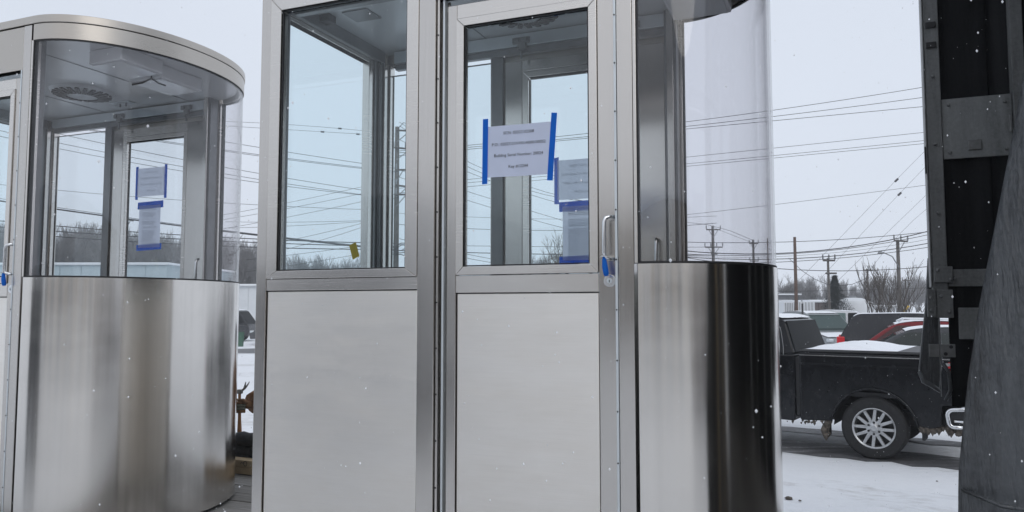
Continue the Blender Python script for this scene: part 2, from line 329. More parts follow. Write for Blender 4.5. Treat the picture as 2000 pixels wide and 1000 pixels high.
# ------------------------------------------------------------------ mesh helpers
class MB:
    def __init__(s): s.v = []; s.f = []
    def add(s, vs, fs):
        o = len(s.v); s.v += [tuple(p) for p in vs]; s.f += [tuple(i + o for i in f) for f in fs]; return s
    def box(s, x0, x1, y0, y1, z0, z1):
        vs = [(x, y, z) for z in (z0, z1) for y in (y0, y1) for x in (x0, x1)]
        return s.add(vs, [(0, 2, 3, 1), (4, 5, 7, 6), (0, 1, 5, 4), (2, 6, 7, 3), (0, 4, 6, 2), (1, 3, 7, 5)])
    def prism(s, poly, axis, a, b):
        """poly in the two other axes; extruded along axis from a to b.  axis 'y': poly (x,z); 'z': (x,y); 'x': (y,z)"""
        n = len(poly)
        def p(q, t): return {'y': (q[0], t, q[1]), 'z': (q[0], q[1], t), 'x': (t, q[0], q[1])}[axis]
        vs = [p(q, a) for q in poly] + [p(q, b) for q in poly]
        fs = [tuple(range(n)), tuple(range(2 * n - 1, n - 1, -1))] + [(i, i + n, (i + 1) % n + n, (i + 1) % n) for i in range(n)]
        return s.add(vs, fs)
    def tube(s, pts, rad, n=8, cap=True):
        pts = [Vector(p) for p in pts]
        if isinstance(rad, (int, float)): rad = [rad] * len(pts)
        rings = []
        up = Vector((0, 0, 1))
        prev = None
        for i, p in enumerate(pts):
            d = (pts[min(i + 1, len(pts) - 1)] - pts[max(i - 1, 0)])
            if d.length < 1e-9: d = Vector((0, 0, 1))
            d.normalize()
            if prev is None:
                a = up if abs(d.z) < 0.95 else Vector((1, 0, 0))
                x = d.cross(a).normalized()
            else:
                x = prev - d * prev.dot(d)
                x = x.normalized() if x.length > 1e-6 else d.cross(up).normalized()
            prev = x; y = d.cross(x)
            rings.append([p + (x * math.cos(2 * PI * k / n) + y * math.sin(2 * PI * k / n)) * rad[i] for k in range(n)])
        vs = [q for r in rings for q in r]; fs = []
        for i in range(len(rings) - 1):
            for k in range(n):
                fs.append((i * n + k, i * n + (k + 1) % n, (i + 1) * n + (k + 1) % n, (i + 1) * n + k))
        if cap and n > 2:
            fs.append(tuple(range(n - 1, -1, -1))); fs.append(tuple((len(rings) - 1) * n + k for k in range(n)))
        return s.add(vs, fs)
    def lathe(s, prof, n=32, axis='z', c=(0, 0, 0), close=False):
        """prof: (radius, height) list"""
        vs = []; fs = []; m = len(prof)
        for k in range(n):
            t = 2 * PI * k / n
            for r, h in prof:
                a, b = r * math.cos(t), r * math.sin(t)
                q = {'z': (a, b, h), 'y': (a, h, b), 'x': (h, a, b)}[axis]
                vs.append((q[0] + c[0], q[1] + c[1], q[2] + c[2]))
        for k in range(n):
            k2 = (k + 1) % n
            for i in range(m if close else m - 1):
                j = (i + 1) % m
                fs.append((k * m + i, k2 * m + i, k2 * m + j, k * m + j))
        return s.add(vs, fs)
    def disc_cyl(s, c, r, h0, h1, axis='y', n=24): return s.lathe([(0.0005, h0), (r, h0), (r, h1), (0.0005, h1)], n, axis, c)
    def xf(s, mtx): s.v = [tuple(mtx @ Vector(p)) for p in s.v]; return s
    def mesh(s, name, smooth=False):
        me = bpy.data.meshes.new(name); me.from_pydata(s.v, [], s.f); me.validate()
        bm = bmesh.new(); bm.from_mesh(me); bmesh.ops.recalc_face_normals(bm, faces=bm.faces); bm.to_mesh(me); bm.free()
        if smooth: me.polygons.foreach_set('use_smooth', [True] * len(me.polygons))
        return me
    def build(s, name, mat, parent=None, smooth=False, bevel=0, seg=2, auto=False):
        me = s.mesh(name, smooth or auto); me.materials.append(M[mat] if isinstance(mat, str) else mat)
        if auto:
            try: me.set_sharp_from_angle(angle=R(35))
            except Exception: pass
        o = bpy.data.objects.new(name, me); C.objects.link(o)
        if parent: o.parent = parent
        if bevel:
            md = o.modifiers.new('bevel', 'BEVEL'); md.width = bevel; md.segments = seg; md.limit_method = 'ANGLE'; md.angle_limit = R(35)
            md.harden_normals = False
        return o
def tag(o, label=None, cat=None, group=None, kind=None):
    if label: o['label'] = label
    if cat: o['category'] = cat
    if group: o['group'] = group
    if kind: o['kind'] = kind
    return o
def thing(name, loc, rz=0, label=None, cat=None, group=None):
    o = bpy.data.objects.new(name, None); C.objects.link(o); o.location = loc; o.rotation_euler = (0, 0, rz)
    return tag(o, label, cat, group)
def box(name, b, mat, parent, bevel=0.002): return MB().box(*b).build(name, mat, parent, bevel=bevel)

# ------------------------------------------------------------------ ground
bm = bmesh.new()
g = MB()
# one sheet to the horizon; finer near the lot, gently uneven
def hgt(x, y):
    r = math.hypot(x, y)
    return 0.0
xs = [-900, -300, -120, -60] + [-40 + 2 * i for i in range(41)] + [60, 120, 300, 900]
ys = [-300, -60, -20] + [-10 + 2 * i for i in range(41)] + [90, 140, 300, 1200]
g.v = [(x, y, hgt(x, y)) for y in ys for x in xs]
nx = len(xs)
g.f = [(j * nx + i, j * nx + i + 1, (j + 1) * nx + i + 1, (j + 1) * nx + i) for j in range(len(ys) - 1) for i in range(nx - 1)]
tag(g.build('ground', 'snow'), kind='structure')
PW = Vector((0.82, -0.572, 0)).normalized(); PL = Vector((0.572, 0.82, 0)).normalized()   # pickup: rearward, away
PORG = Vector((4.74, 10.2, 0))
def strip(name, p, d, length, width, z, mat):
    """slush track sheet: ragged edges"""
    n = 60; m = MB(); side = Vector((-d.y, d.x, 0)); r2 = random.Random(name)
    for i in range(n + 1):
        c = p + d * (length * (i / n - 0.5))
        a = width * (0.5 + 0.14 * r2.uniform(-1, 1)); b = width * (0.5 + 0.14 * r2.uniform(-1, 1))
        m.v += [tuple(c - side * a + Vector((0, 0, z))), tuple(c + side * b + Vector((0, 0, z)))]
    m.f = [(2 * i, 2 * i + 2, 2 * i + 3, 2 * i + 1) for i in range(n)]
    return tag(m.build(name, mat), kind='structure')
strip('wheel_track', PORG + PL * 0.40 + PW * 1.0, PW, 16, 0.95, 0.004, 'slush')  # slush track, its dark band also painted as shade under the pickup
strip('wheel_track', PORG - PL * 3.6 + PW * 1.0, PW, 16, 0.28, 0.004, 'dirtysnow')
strip('wheel_track', PORG - PL * 2.1 + PW * 1.0, PW, 16, 0.20, 0.004, 'dirtysnow')
strip('wheel_track', PORG - PL * 4.6 + PW * 1.0, (PW + PL * 0.1).normalized(), 16, 0.5, 0.008, 'dirtysnow')
strip('wheel_track', PORG + PL * 1.95 + PW * 1.0, PW, 16, 0.5, 0.008, 'slush')
strip('road', Vector((-6, 36, 0)), Vector((1, 0.05, 0)).normalized(), 160, 4.5, 0.012, 'slush')

r4 = random.Random(31)
for i, (px, py, sz, lab) in enumerate(((1541, 968, 0.035, 'brown clod of frozen slush at the foot of the curved end'), (1562, 972, 0.016, 'dark pebble beside the brown clod on the snow'), (1605, 947, 0.013, 'dark pebble alone on the snow before the pickup'), (1830, 935, 0.012, 'dark pebble on the snow near the tarp'))):
    Yp = 1.98 * 1500 / (py - 602); p = at(px, py, Yp); m = MB(); prof_ = [(0.001, 1.0), (0.7, 0.75), (1.0, 0.2), (0.8, -0.2), (0.001, -0.3)]
    m.lathe(prof_, 9, 'z'); m.v = [(x * sz * r4.uniform(0.8, 1.5), y * sz * r4.uniform(0.7, 1.1), z * sz * 0.7 * r4.uniform(0.8, 1.1)) for x, y, z in m.v]
    o = m.build('slush_clod' if i == 0 else 'pebble', 'mud', smooth=True); o.location = (p.x, p.y, 0.01); tag(o, lab, 'clod' if i == 0 else 'pebble')
def trodden(name, cx, cy, sx, sy, seed):
    r2 = random.Random(seed); nx_, ny_ = 90, 70; m = MB(); feet = [(r2.uniform(-sx, sx), r2.uniform(-sy, sy), r2.uniform(0, 6.28)) for _ in range(46)]
    for j in range(ny_ + 1):
        for i in range(nx_ + 1):
            x, y = lerp(-sx, sx, i / nx_), lerp(-sy, sy, j / ny_); e = min(1, (1 - abs(x) / sx) * 4, (1 - abs(y) / sy) * 4)
            z = 0.016 * math.sin(2.3 * x + 1.1 * y) + 0.012 * math.sin(5.1 * x - 3.7 * y + 1) + 0.010 * math.sin(9.7 * y + 2.2 * x) + r2.uniform(-.004, .004)
            for fx, fy, fa in feet:
                dx, dy = x - fx, y - fy
                if abs(dx) < 0.3 and abs(dy) < 0.3:
                    a = dx * math.cos(fa) + dy * math.sin(fa); b_ = -dx * math.sin(fa) + dy * math.cos(fa); q = (a / 0.15) ** 2 + (b_ / 0.065) ** 2
                    z += -0.030 * math.exp(-q * q) + 0.010 * math.exp(-(math.sqrt(q) - 1.5) ** 2 * 6)
            m.v.append((x, y, -0.02 + (0.045 + z) * e))
    m.f = [(j * (nx_ + 1) + i, j * (nx_ + 1) + i + 1, (j + 1) * (nx_ + 1) + i + 1, (j + 1) * (nx_ + 1) + i) for j in range(ny_) for i in range(nx_)]
    o = m.build(name, 'snow', smooth=True); o.location = (cx, cy, 0); o.rotation_euler = (0, 0, math.atan2(PW.y, PW.x)); return tag(o, kind='structure')
def lerp(a, b, t): return a + (b - a) * t
trodden('trodden_snow', 3.55, 7.7, 3.4, 1.25, 4)
# ------------------------------------------------------------------ flatbed trailer under the booths
RZ = -ANG
def local_root(name, u, v, zc, label, cat, group=None):
    return thing(name, W(u, v, zc), RZ, label, cat, group)
tr = local_root('flatbed_trailer', 0, 0, -1.25, 'low flatbed trailer with weathered grey plank deck under the steel booths', 'trailer')
tr.location.z = 0
PW_ = 0.178
k = 0; v = -0.40
while v < 2.05:
    for a, b in ((-9.0, -5.2), (-5.194, -1.9 + 0.3 * (k % 3)), (-1.894 + 0.3 * (k % 3), 2.1), (2.106, 6.0)):
        dz = rnd.uniform(-0.003, 0.003)
        box('plank', (a, b, v, v + PW_ - 0.008, DECK - 0.045 + dz, DECK + dz), 'plank', tr, 0.003)
    v += PW_; k += 1
box('side_rail', (-9.0, 6.0, -0.47, -0.403, DECK - 0.16, DECK - 0.002), 'frame', tr, 0.006)
box('side_rail', (-9.0, 6.0, v + 0.002, v + 0.07, DECK - 0.16, DECK - 0.002), 'frame', tr, 0.006)
VBACK = v + 0.07
for yy in (0.35, 1.45):
    m = MB()
    m.box(-9, 6, yy, yy + 0.02, DECK - 0.34, DECK - 0.05); m.box(-9, 6, yy - 0.06, yy + 0.08, DECK - 0.365, DECK - 0.345); m.build('chassis_beam', 'frame', tr)
def wheel_simple(parent, x, y, r, w, outer=-1):
    t = MB().lathe([(r * 0.62, -w / 2), (r * 0.9, -w / 2), (r, -w * 0.36), (r, w * 0.36), (r * 0.9, w / 2), (r * 0.62, w / 2)], 28, 'y', (x, y, r), close=True).build('wheel', 'tyre', parent, auto=True)
    MB().lathe([(0.001, outer * w * 0.34), (r * 0.3, outer * w * 0.36), (r * 0.55, outer * w * 0.2), (r * 0.63, outer * w * 0.46), (r * 0.63, -outer * w * 0.4)], 28, 'y', (x, y, r)).build('rim', 'alloy', t, auto=True)
for ux in (-7.2, -6.2, 4.2, 5.2):
    wheel_simple(tr, ux, -0.25, 0.31, 0.22, -1); wheel_simple(tr, ux, 2.0, 0.31, 0.22, 1)
for ux in (-7.2, -6.2, 4.2, 5.2):
    MB().tube([(ux, -0.2, 0.31), (ux, 1.95, 0.31)], 0.06, 10).build('axle', 'frame', tr)
    box('spring_block', (ux - 0.1, ux + 0.1, 0.3, 0.42, 0.37, DECK - 0.366), 'frame', tr); box('spring_block', (ux - 0.1, ux + 0.1, 1.4, 1.52, 0.37, DECK - 0.366), 'frame', tr)

# ------------------------------------------------------------------ guard booths
Z0 = 1.25    # local z of the sight height: local z = zc + 1.25
def mitre(m, u0, u1, z0, z1, w, y0, y1, wb=None):
    """four mitred members round an opening; u/z are the OUTER limits"""
    wb = w if wb is None else wb; e = 0.0007
    m.prism([(u0, z0 + e), (u0 + w - e, z0 + wb + e), (u0 + w - e, z1 - w - e), (u0, z1 - e)], 'y', y0, y1)
    m.prism([(u1, z0 + e), (u1, z1 - e), (u1 - w + e, z1 - w - e), (u1 - w + e, z0 + wb + e)], 'y', y0, y1)
    m.prism([(u0 + e, z0), (u1 - e, z0), (u1 - w - e, z0 + wb - e), (u0 + w + e, z0 + wb - e)], 'y', y0, y1)
    m.prism([(u0 + e, z1), (u0 + w + e, z1 - w + e), (u1 - w - e, z1 - w + e), (u1 - e, z1)], 'y', y0, y1)
    return m
def swapxy(m, x):      # a wall drawn along u at y -> wall drawn along v, standing at x
    m.v = [(x + p[1], p[0], p[2]) for p in m.v]; return m
def arc(cx, cy, ex, ey, n=40, a0=-PI / 2, a1=PI / 2): return [(cx + ex * math.cos(a0 + (a1 - a0) * i / n), cy + ey * math.sin(a0 + (a1 - a0) * i / n)) for i in range(n + 1)]
def shell(m, outer, inner, z0, z1):
    n = len(outer); vs = [(x, y, z) for z in (z0, z1) for x, y in outer] + [(x, y, z) for z in (z0, z1) for x, y in inner]; fs = []
    for i in range(n - 1):
        fs += [(i, i + 1, n + i + 1, n + i), (2 * n + i + 1, 2 * n + i, 3 * n + i, 3 * n + i + 1), (n + i, n + i + 1, 3 * n + i + 1, 3 * n + i), (i + 1, i, 2 * n + i, 2 * n + i + 1)]
    fs += [(0, n, 3 * n, 2 * n), (n - 1, 3 * n - 1, 4 * n - 1, 2 * n - 1)]
    return m.add(vs, fs)

def make_booth(u_off, D, E, label, bs=0.0):
    b = local_root('guard_booth', u_off, 0, -1.25, label, 'booth', 'stainless steel guard booths on the flatbed')
    b.location.z = DECK + 0.004
    zB, zS, zT, zC, zF = 0.02, Z0 + 0.168, Z0 + 1.396, Z0 + 1.50, Z0 + 1.476
    zR = Z0 + 1.612
    cx, cy = 0.455, D / 2
    # ---- floor, base, roof
    fl = [(-1.31, 0.03)] + arc(cx, cy, E - 0.03, D / 2 - 0.03) + [(-1.31, D - 0.03)]
    MB().prism(fl, 'z', 0.06, 0.10).build('floor', 'dark', b)
    base = [(-1.30, 0.035)] + arc(cx, cy, E - 0.04, D / 2 - 0.04) + [(-1.30, D - 0.035)]
    MB().prism(base, 'z', 0.0, 0.058).build('base_frame', 'gasket', b)
    ro = [(-1.335, -0.006)] + arc(cx, cy, E + 0.004, D / 2 + 0.006) + [(-1.335, D + 0.006)]
    MB().prism(ro, 'z', Z0 + 1.568, zR).build('roof', 'fascia', b, bevel=0.003, auto=True)
    ce = [(-1.28, 0.045)] + arc(cx, cy, E - 0.05, D / 2 - 0.05) + [(-1.28, D - 0.045)]
    cl = MB().prism(ce, 'z', zC, zC + 0.03).build('ceiling', 'ceil', b)
    for s in (-0.62, 0.22): box('ceiling_seam', (s, s + 0.006, 0.06, D - 0.06, zC - 0.003, zC - 0.0005), 'inner', cl, 0)
    # ---- curved end
    ou, inn = arc(cx, cy, E, D / 2), arc(cx, cy, E - 0.018, D / 2 - 0.018)
    shell(MB(), ou, inn, zB, Z0 + 0.163).build('curved_lower_skin', 'curved', b, auto=True)
    o2, i2 = arc(cx, cy, E - 0.003, D / 2 - 0.003), arc(cx, cy, E - 0.016, D / 2 - 0.016)
    shell(MB(), o2, i2, Z0 + 0.1635, Z0 + 0.172).build('lower_gasket', 'gasket', b, auto=True)
    o3, i3 = arc(cx, cy, E - 0.006, D / 2 - 0.006, 48), arc(cx, cy, E - 0.013, D / 2 - 0.013, 48)
    shell(MB(), o3, i3, Z0 + 0.1725, zF - 0.0085).build('curved_pane', 'curveglass', b, auto=True)
    shell(MB(), o2, i2, zF - 0.008, zF - 0.0005).build('upper_gasket', 'gasket', b, auto=True)
    shell(MB(), ou, arc(cx, cy, E - 0.03, D / 2 - 0.03), zF, Z0 + 1.564).build('curved_fascia', 'fascia', b, auto=True)
    shell(MB(), arc(cx, cy, E - 0.012, D / 2 - 0.012), arc(cx, cy, E - 0.02, D / 2 - 0.02), Z0 + 1.5645, Z0 + 1.5675).build('roof_joint', 'gasket', b, auto=True)
    # ---- the two long walls; y0 outer face, s direction inwards
    for side in (0, 1):
        f = (lambda y: y) if side == 0 else (lambda y: D - y)
        def bx(name, u0, u1, y0, y1, z0, z1, mat, par=b, bev=0.002):
            a, c = sorted((f(y0), f(y1))); return box(name, (u0, u1, a, c, z0, z1), mat, par, bev)
        def mt(name, u0, u1, z0, z1, w, y0, y1, mat, par=b, wb=None):
            a, c = sorted((f(y0), f(y1))); return mitre(MB(), u0, u1, z0, z1, w, a, c, wb).build(name, mat, par, bevel=0.0018)
        wr = -0.486 if side == 0 else -0.60 + bs
        bx('corner_post', -1.335, -1.279, 0, 0.055, zB, Z0 + 1.562, 'post')
        bx('groove_shade_sheet', -1.278, wr - 0.001, 0.031, 0.044, zB, Z0 + 0.13, 'inner', bev=0); bx('lower_panel', -1.274, wr - 0.005, 0.008, 0.03, zB, Z0 + 0.0715, 'panel', bev=0.003)  # grey sheet added behind the panel so its grooves look shaded
        bx('middle_rail', -1.277, wr - 0.002, 0.001, 0.05, Z0 + 0.0765, Z0 + 0.128, 'rail')
        wf = mt('window_frame', -1.277, wr - 0.002, Z0 + 0.1305, Z0 + 1.445, 0.058 if side == 0 else 0.012, -0.004, 0.045, 'rail', wb=0.036)
        wi = 0.066 if side == 0 else 0.016
        bx('window_pane', -1.277 + wi, wr - 0.002 - wi, 0.018, 0.026, Z0 + 0.170, Z0 + 1.383, 'flatglass', wf, 0)
        e_ = 0.003
        mt('window_gasket', -1.277 + wi - 0.007, wr + 0.005 - wi, Z0 + 0.1665, Z0 + 1.387, 0.006, 0.004, 0.017, 'gasket', wf)
        bx('header', -1.277, wr - 0.002, 0.002, 0.05, Z0 + 1.448, Z0 + 1.5625, 'fascia')
        bx('jamb_post', wr, wr + 0.079, -0.002, 0.055, zB, Z0 + 1.5625, 'post')
        jr = wr + 0.081
        bx('door_header', jr, 0.376, 0.002, 0.05, Z0 + 1.318, Z0 + 1.5625, 'fascia')
        # door: slides behind the wall line
        d0, d1 = (jr + 0.045, 0.366) if side == 0 else (-0.517 + bs, 0.367)
        dy0, dy1 = 0.024, 0.062
        bx('track_channel', jr, d0 - 0.004, 0.052, 0.06, zB, Z0 + 1.316, 'post')
        bx('track_lip', jr + 0.001, jr + 0.012, 0.010, 0.052, zB, Z0 + 1.316, 'post')
        bx('track_lip', jr + 0.022, jr + 0.032, 0.020, 0.051, zB, Z0 + 1.316, 'alu')
        door = bpy.data.objects.new('sliding_door', None); C.objects.link(door); door.parent = b
        st = 0.042 if side == 0 else 0.10
        sr = 0.068 if side == 0 else 0.14 - bs
        zt = Z0 + 1.285 if side == 0 else Z0 + 1.36
        gt = Z0 + 1.187 if side == 0 else Z0 + 1.262
        bx('door_stile', d0, d0 + st, dy0, dy1, zB + 0.02, zt, 'post', door)
        bx('door_stile', d1 - sr, d1, dy0, dy1, zB + 0.02, zt, 'post', door)
        bx('door_top_rail', d0 + st + 0.001, d1 - sr - 0.001, dy0, dy1, gt + 0.036, zt, 'rail', door)
        bx('door_middle_rail', d0 + st + 0.001, d1 - sr - 0.001, dy0, dy1, Z0 + 0.060, Z0 + 0.131, 'rail', door)
        bx('door_groove_shade_sheet', d0 + st - 0.004, d1 - sr + 0.004, dy0 + 0.030, dy0 + 0.036, zB + 0.022, Z0 + 0.13, 'inner', door, 0); bx('door_panel', d0 + st + 0.004, d1 - sr - 0.004, dy0 + 0.007, dy0 + 0.029, zB + 0.022, Z0 + 0.0555, 'panel', door, 0.003)  # added grey sheet gives the door panel grooves their shade
        dfr = mt('door_window_frame', d0 + st + 0.002, d1 - sr - 0.002, Z0 + 0.134, gt + 0.034, 0.034, dy0 - 0.007, dy1, 'rail', door)
        bx('door_pane', d0 + st + 0.043, d1 - sr - 0.043, dy0 + 0.012, dy0 + 0.02, Z0 + 0.175, gt - 0.007, 'flatglass', dfr, 0)
        mt('door_gasket', d0 + st + 0.037, d1 - sr - 0.037, Z0 + 0.169, gt - 0.001, 0.005, dy0 - 0.001, dy0 + 0.011, 'gasket', dfr)
        def ybar(pts, r, name, mat, par): return MB().tube([(p[0], f(p[1]), p[2]) for p in pts], r, 10).build(name, mat, par, smooth=True)
        hx = d1 - 0.022 if side == 0 else d1 - 0.045
        hz0, hz1 = Z0 + 0.183, Z0 + 0.345
        if side == 0:
            hp = [(hx + 0.022, dy0, hz1), (hx + 0.008, dy0 - 0.030, hz1), (hx - 0.008, dy0 - 0.043, hz1 - 0.006), (hx - 0.012, dy0 - 0.045, hz1 - 0.022), (hx - 0.013, dy0 - 0.045, hz0 + 0.022), (hx - 0.010, dy0 - 0.043, hz0 + 0.006), (hx + 0.006, dy0 - 0.030, hz0), (hx + 0.020, dy0, hz0)]
        else:
            hp = [(hx, dy1, hz1), (hx, dy1 + 0.03, hz1), (hx, dy1 + 0.042, hz1 - 0.01), (hx, dy1 + 0.045, hz1 - 0.025), (hx, dy1 + 0.045, hz0 + 0.02), (hx, dy1 + 0.042, hz0 + 0.006), (hx, dy1 + 0.03, hz0), (hx, dy1, hz0)]
        ybar(hp, 0.0085, 'handle', 'bright', door)
        if side == 0:
            lk = MB().disc_cyl((d1 - 0.024, 0, Z0 + 0.101), 0.024, dy0 - 0.010, dy0, 'y', 28).build('lock', 'bright', door, bevel=0.002, auto=True)
            MB().disc_cyl((d1 - 0.024, 0, Z0 + 0.101), 0.010, dy0 - 0.0135, dy0 - 0.0102, 'y', 20).build('cylinder', 'alu', lk, auto=True)
            MB().box(d1 - 0.0255, d1 - 0.0225, dy0 - 0.0145, dy0 - 0.0138, Z0 + 0.094, Z0 + 0.104).build('keyhole', 'gasket', lk)
        # latch-side strip with screws, then the post where the curve starts
        stp = bx('jamb_strip', 0.369, 0.379, -0.004, 0.05, zB, Z0 + 1.316, 'alu')
        for i in range(13):
            zz = 0.1 + i * 0.19
            m = MB(); m.disc_cyl((0.374, 0, zz), 0.0032, min(f(-0.0065), f(-0.0042)), max(f(-0.0065), f(-0.0042)), 'y', 10); m.build('screw', 'gasket', stp)
            m = MB(); m.disc_cyl((jr + 0.006, 0, zz + 0.03), 0.0032, min(f(0.0075), f(0.0098)), max(f(0.0075), f(0.0098)), 'y', 10); m.build('screw', 'gasket', stp)
        bx('end_post', 0.381, 0.441, -0.002, 0.055, zB, Z0 + 1.5625, 'post')
        bx('curve_edge_strip', 0.4425, 0.4555, 0.000, 0.05, Z0 + 0.166, zF - 0.001, 'rail')
        bx('curve_edge_gasket', 0.4560, 0.4620, 0.002, 0.03, Z0 + 0.172, zF - 0.001, 'gasket')
        # inner lining of the posts, seen through the glass
        if side == 0: bx('inner_post', -1.278, -1.248, 0.057, 0.10, 0.1, zC - 0.001, 'inner')
        else:
            bx('inner_post', -1.289, -1.281, 0.057, 0.19, 0.1, zC - 0.001, 'inner'); bx('inner_post', -1.279, -1.268, 0.075, 0.105, 0.1, zC - 0.001, 'post'); bx('inner_post', -1.279, -1.272, 0.14, 0.165, 0.1, zC - 0.001, 'gasket')
        bx('inner_post', wr + 0.004, wr + 0.074, 0.057, 0.075, 0.1, zC - 0.001, 'inner')
        bx('inner_post', 0.381, 0.441, 0.057, 0.13 if side else 0.09, 0.1, zC - 0.001, 'inner')
        if side == 1: bx('inner_post', 0.395, 0.428, 0.132, 0.15, 0.1, zC - 0.001, 'post')
        bx('inner_panel', -1.21, 0.34, 0.078, 0.085, 0.1, Z0 + 0.02, 'ceil') if side == 1 else None
        # sliding track over the door with two roller hangers
        y0 = 0.066
        bx('overhead_track', -1.20, 0.378, y0, y0 + 0.05, Z0 + 1.425, Z0 + 1.493, 'alu')
        bx('overhead_track_lip', -1.20, 0.378, y0, y0 + 0.035, Z0 + 1.388, Z0 + 1.4225, 'inner')
        for hxp in (d0 + 0.12, d1 - 0.16):
            m = MB(); 
            def bb(x0, x1, yy0, yy1, z0, z1):
                a, c = sorted((f(yy0), f(yy1))); m.box(x0, x1, a, c, z0, z1)
            bb(hxp - 0.05, hxp + 0.05, y0 + 0.052, y0 + 0.066, Z0 + 1.435, Z0 + 1.468); bb(hxp - 0.018, hxp + 0.03, y0 + 0.052, y0 + 0.07, Z0 + 1.40, Z0 + 1.434)
            bb(hxp - 0.006, hxp + 0.006, y0 + 0.05, y0 + 0.062, Z0 + 1.35, Z0 + 1.40); bb(hxp - 0.04, hxp - 0.01, y0 + 0.0665, y0 + 0.075, Z0 + 1.44, Z0 + 1.463); bb(hxp + 0.01, hxp + 0.04, y0 + 0.0665, y0 + 0.075, Z0 + 1.44, Z0 + 1.463)
            m.build('roller_hanger', 'hinge', b, bevel=0.003)
    # ---- flat end wall at u = -1.335
    y0, y1 = 0.057, D - 0.057
    box('end_panel', (-1.330, -1.305, y0, y1, zB, Z0 + 0.125), 'panel', b)
    box('end_jamb', (-1.334, -1.29, D - 0.195, y1, Z0 + 0.1275, Z0 + 1.445), 'post', b)
    y1 = D - 0.197
    ew = swapxy(mitre(MB(), y0, y1, Z0 + 0.1275, Z0 + 1.445, 0.04, 0, 0.045), -1.335).build('end_window_frame', 'rail', b, bevel=0.0018)
    box('end_pane', (-1.317, -1.309, y0 + 0.03, y1 - 0.03, Z0 + 0.16, Z0 + 1.41), 'flatglass', ew, 0)
    box('end_header', (-1.332, -1.29, y0, D - 0.057, Z0 + 1.448, Z0 + 1.5625), 'fascia', b)
    box('inner_rail', (-1.288, -1.262, 0.112, D - 0.112, Z0 + 1.43, zC - 0.001), 'inner', b)
    # ---- ceiling equipment
    for (x0, x1, ya, yb) in ((0.52, 0.78, D * 0.20, D * 0.20 + 0.30), (0.44, 0.72, D * 0.20 + 0.345, D * 0.20 + 0.68)):
        if yb > D - 0.16: yb = D - 0.16
        lb = box('ceiling_light', (x0, x1, ya, yb, zC - 0.085, zC - 0.001), 'whitebox', b, 0.008)
        box('diffuser', (x0 + 0.015, x1 - 0.015, ya + 0.015, yb - 0.015, zC - 0.090, zC - 0.0855), 'ceil', lb, 0.002)
    MB().tube([(0.66, D * 0.2 + 0.32, zC - 0.02), (0.66, D * 0.2 + 0.325, zC - 0.09), (0.60, D * 0.2 + 0.31, zC - 0.115), (0.55, D * 0.2 + 0.28, zC - 0.13)], 0.006, 8).build('loose_wire', 'dark', b, smooth=True)
    MB().tube([(0.66, D * 0.2 + 0.325, zC - 0.09), (0.70, D * 0.2 + 0.34, zC - 0.12), (0.74, D * 0.2 + 0.36, zC - 0.135)], 0.005, 8).build('loose_wire', 'dark', b, smooth=True)
    vc = (-0.28, D * 0.55 + 0.08)
    vent = MB().lathe([(0.001, zC - 0.03), (0.10, zC - 0.035), (0.19, zC - 0.02), (0.205, zC - 0.001), (0.001, zC - 0.0008)], 40, 'z', (vc[0], vc[1], 0)).build('ceiling_vent', 'ventw', b, auto=True)
    for i in range(22):
        a = 2 * PI * i / 22
        m = MB().box(0.09, 0.18, -0.012, 0.012, -0.056, -0.040); m.xf(Matrix.Translation((vc[0], vc[1], zC - 0.002)) @ Matrix.Rotation(a, 4, 'Z') @ Matrix.Rotation(-0.16, 4, 'Y')); m.build('slot', 'dark', vent)
    box('access_plate', (-1.14, -0.99, 0.36, 0.50, zC - 0.006, zC - 0.001), 'inner', b, 0.001)
    br = box('wall_bracket', (-1.262, -1.20, 0.34, 0.40, zC - 0.04, zC - 0.001), 'dark', b, 0.004)
    box('bracket_tip', (-1.285, -1.2625, 0.355, 0.385, zC - 0.03, zC - 0.008), 'dark', br, 0.003)
    pl = box('outlet_plate', (-0.36, -0.18, D - 0.30, D - 0.22, zC - 0.005, zC - 0.001), 'alu', b, 0.001)
    for i in range(2): box('outlet_pin', (-0.30 + i * 0.06, -0.29 + i * 0.06, D - 0.265, D - 0.255, zC - 0.03, zC - 0.0055), 'hinge', pl, 0)
    return b
L_OFF = -3.37
D_M, D_L, EE = 1.09, 1.47, 0.466
booth_main = make_booth(0, D_M, EE, 'near stainless steel booth in the middle with a serial number notice on its door')
booth_left = make_booth(L_OFF, D_L, 0.50, 'stainless steel booth at the left edge with its whole curved roof edge showing', -0.065)

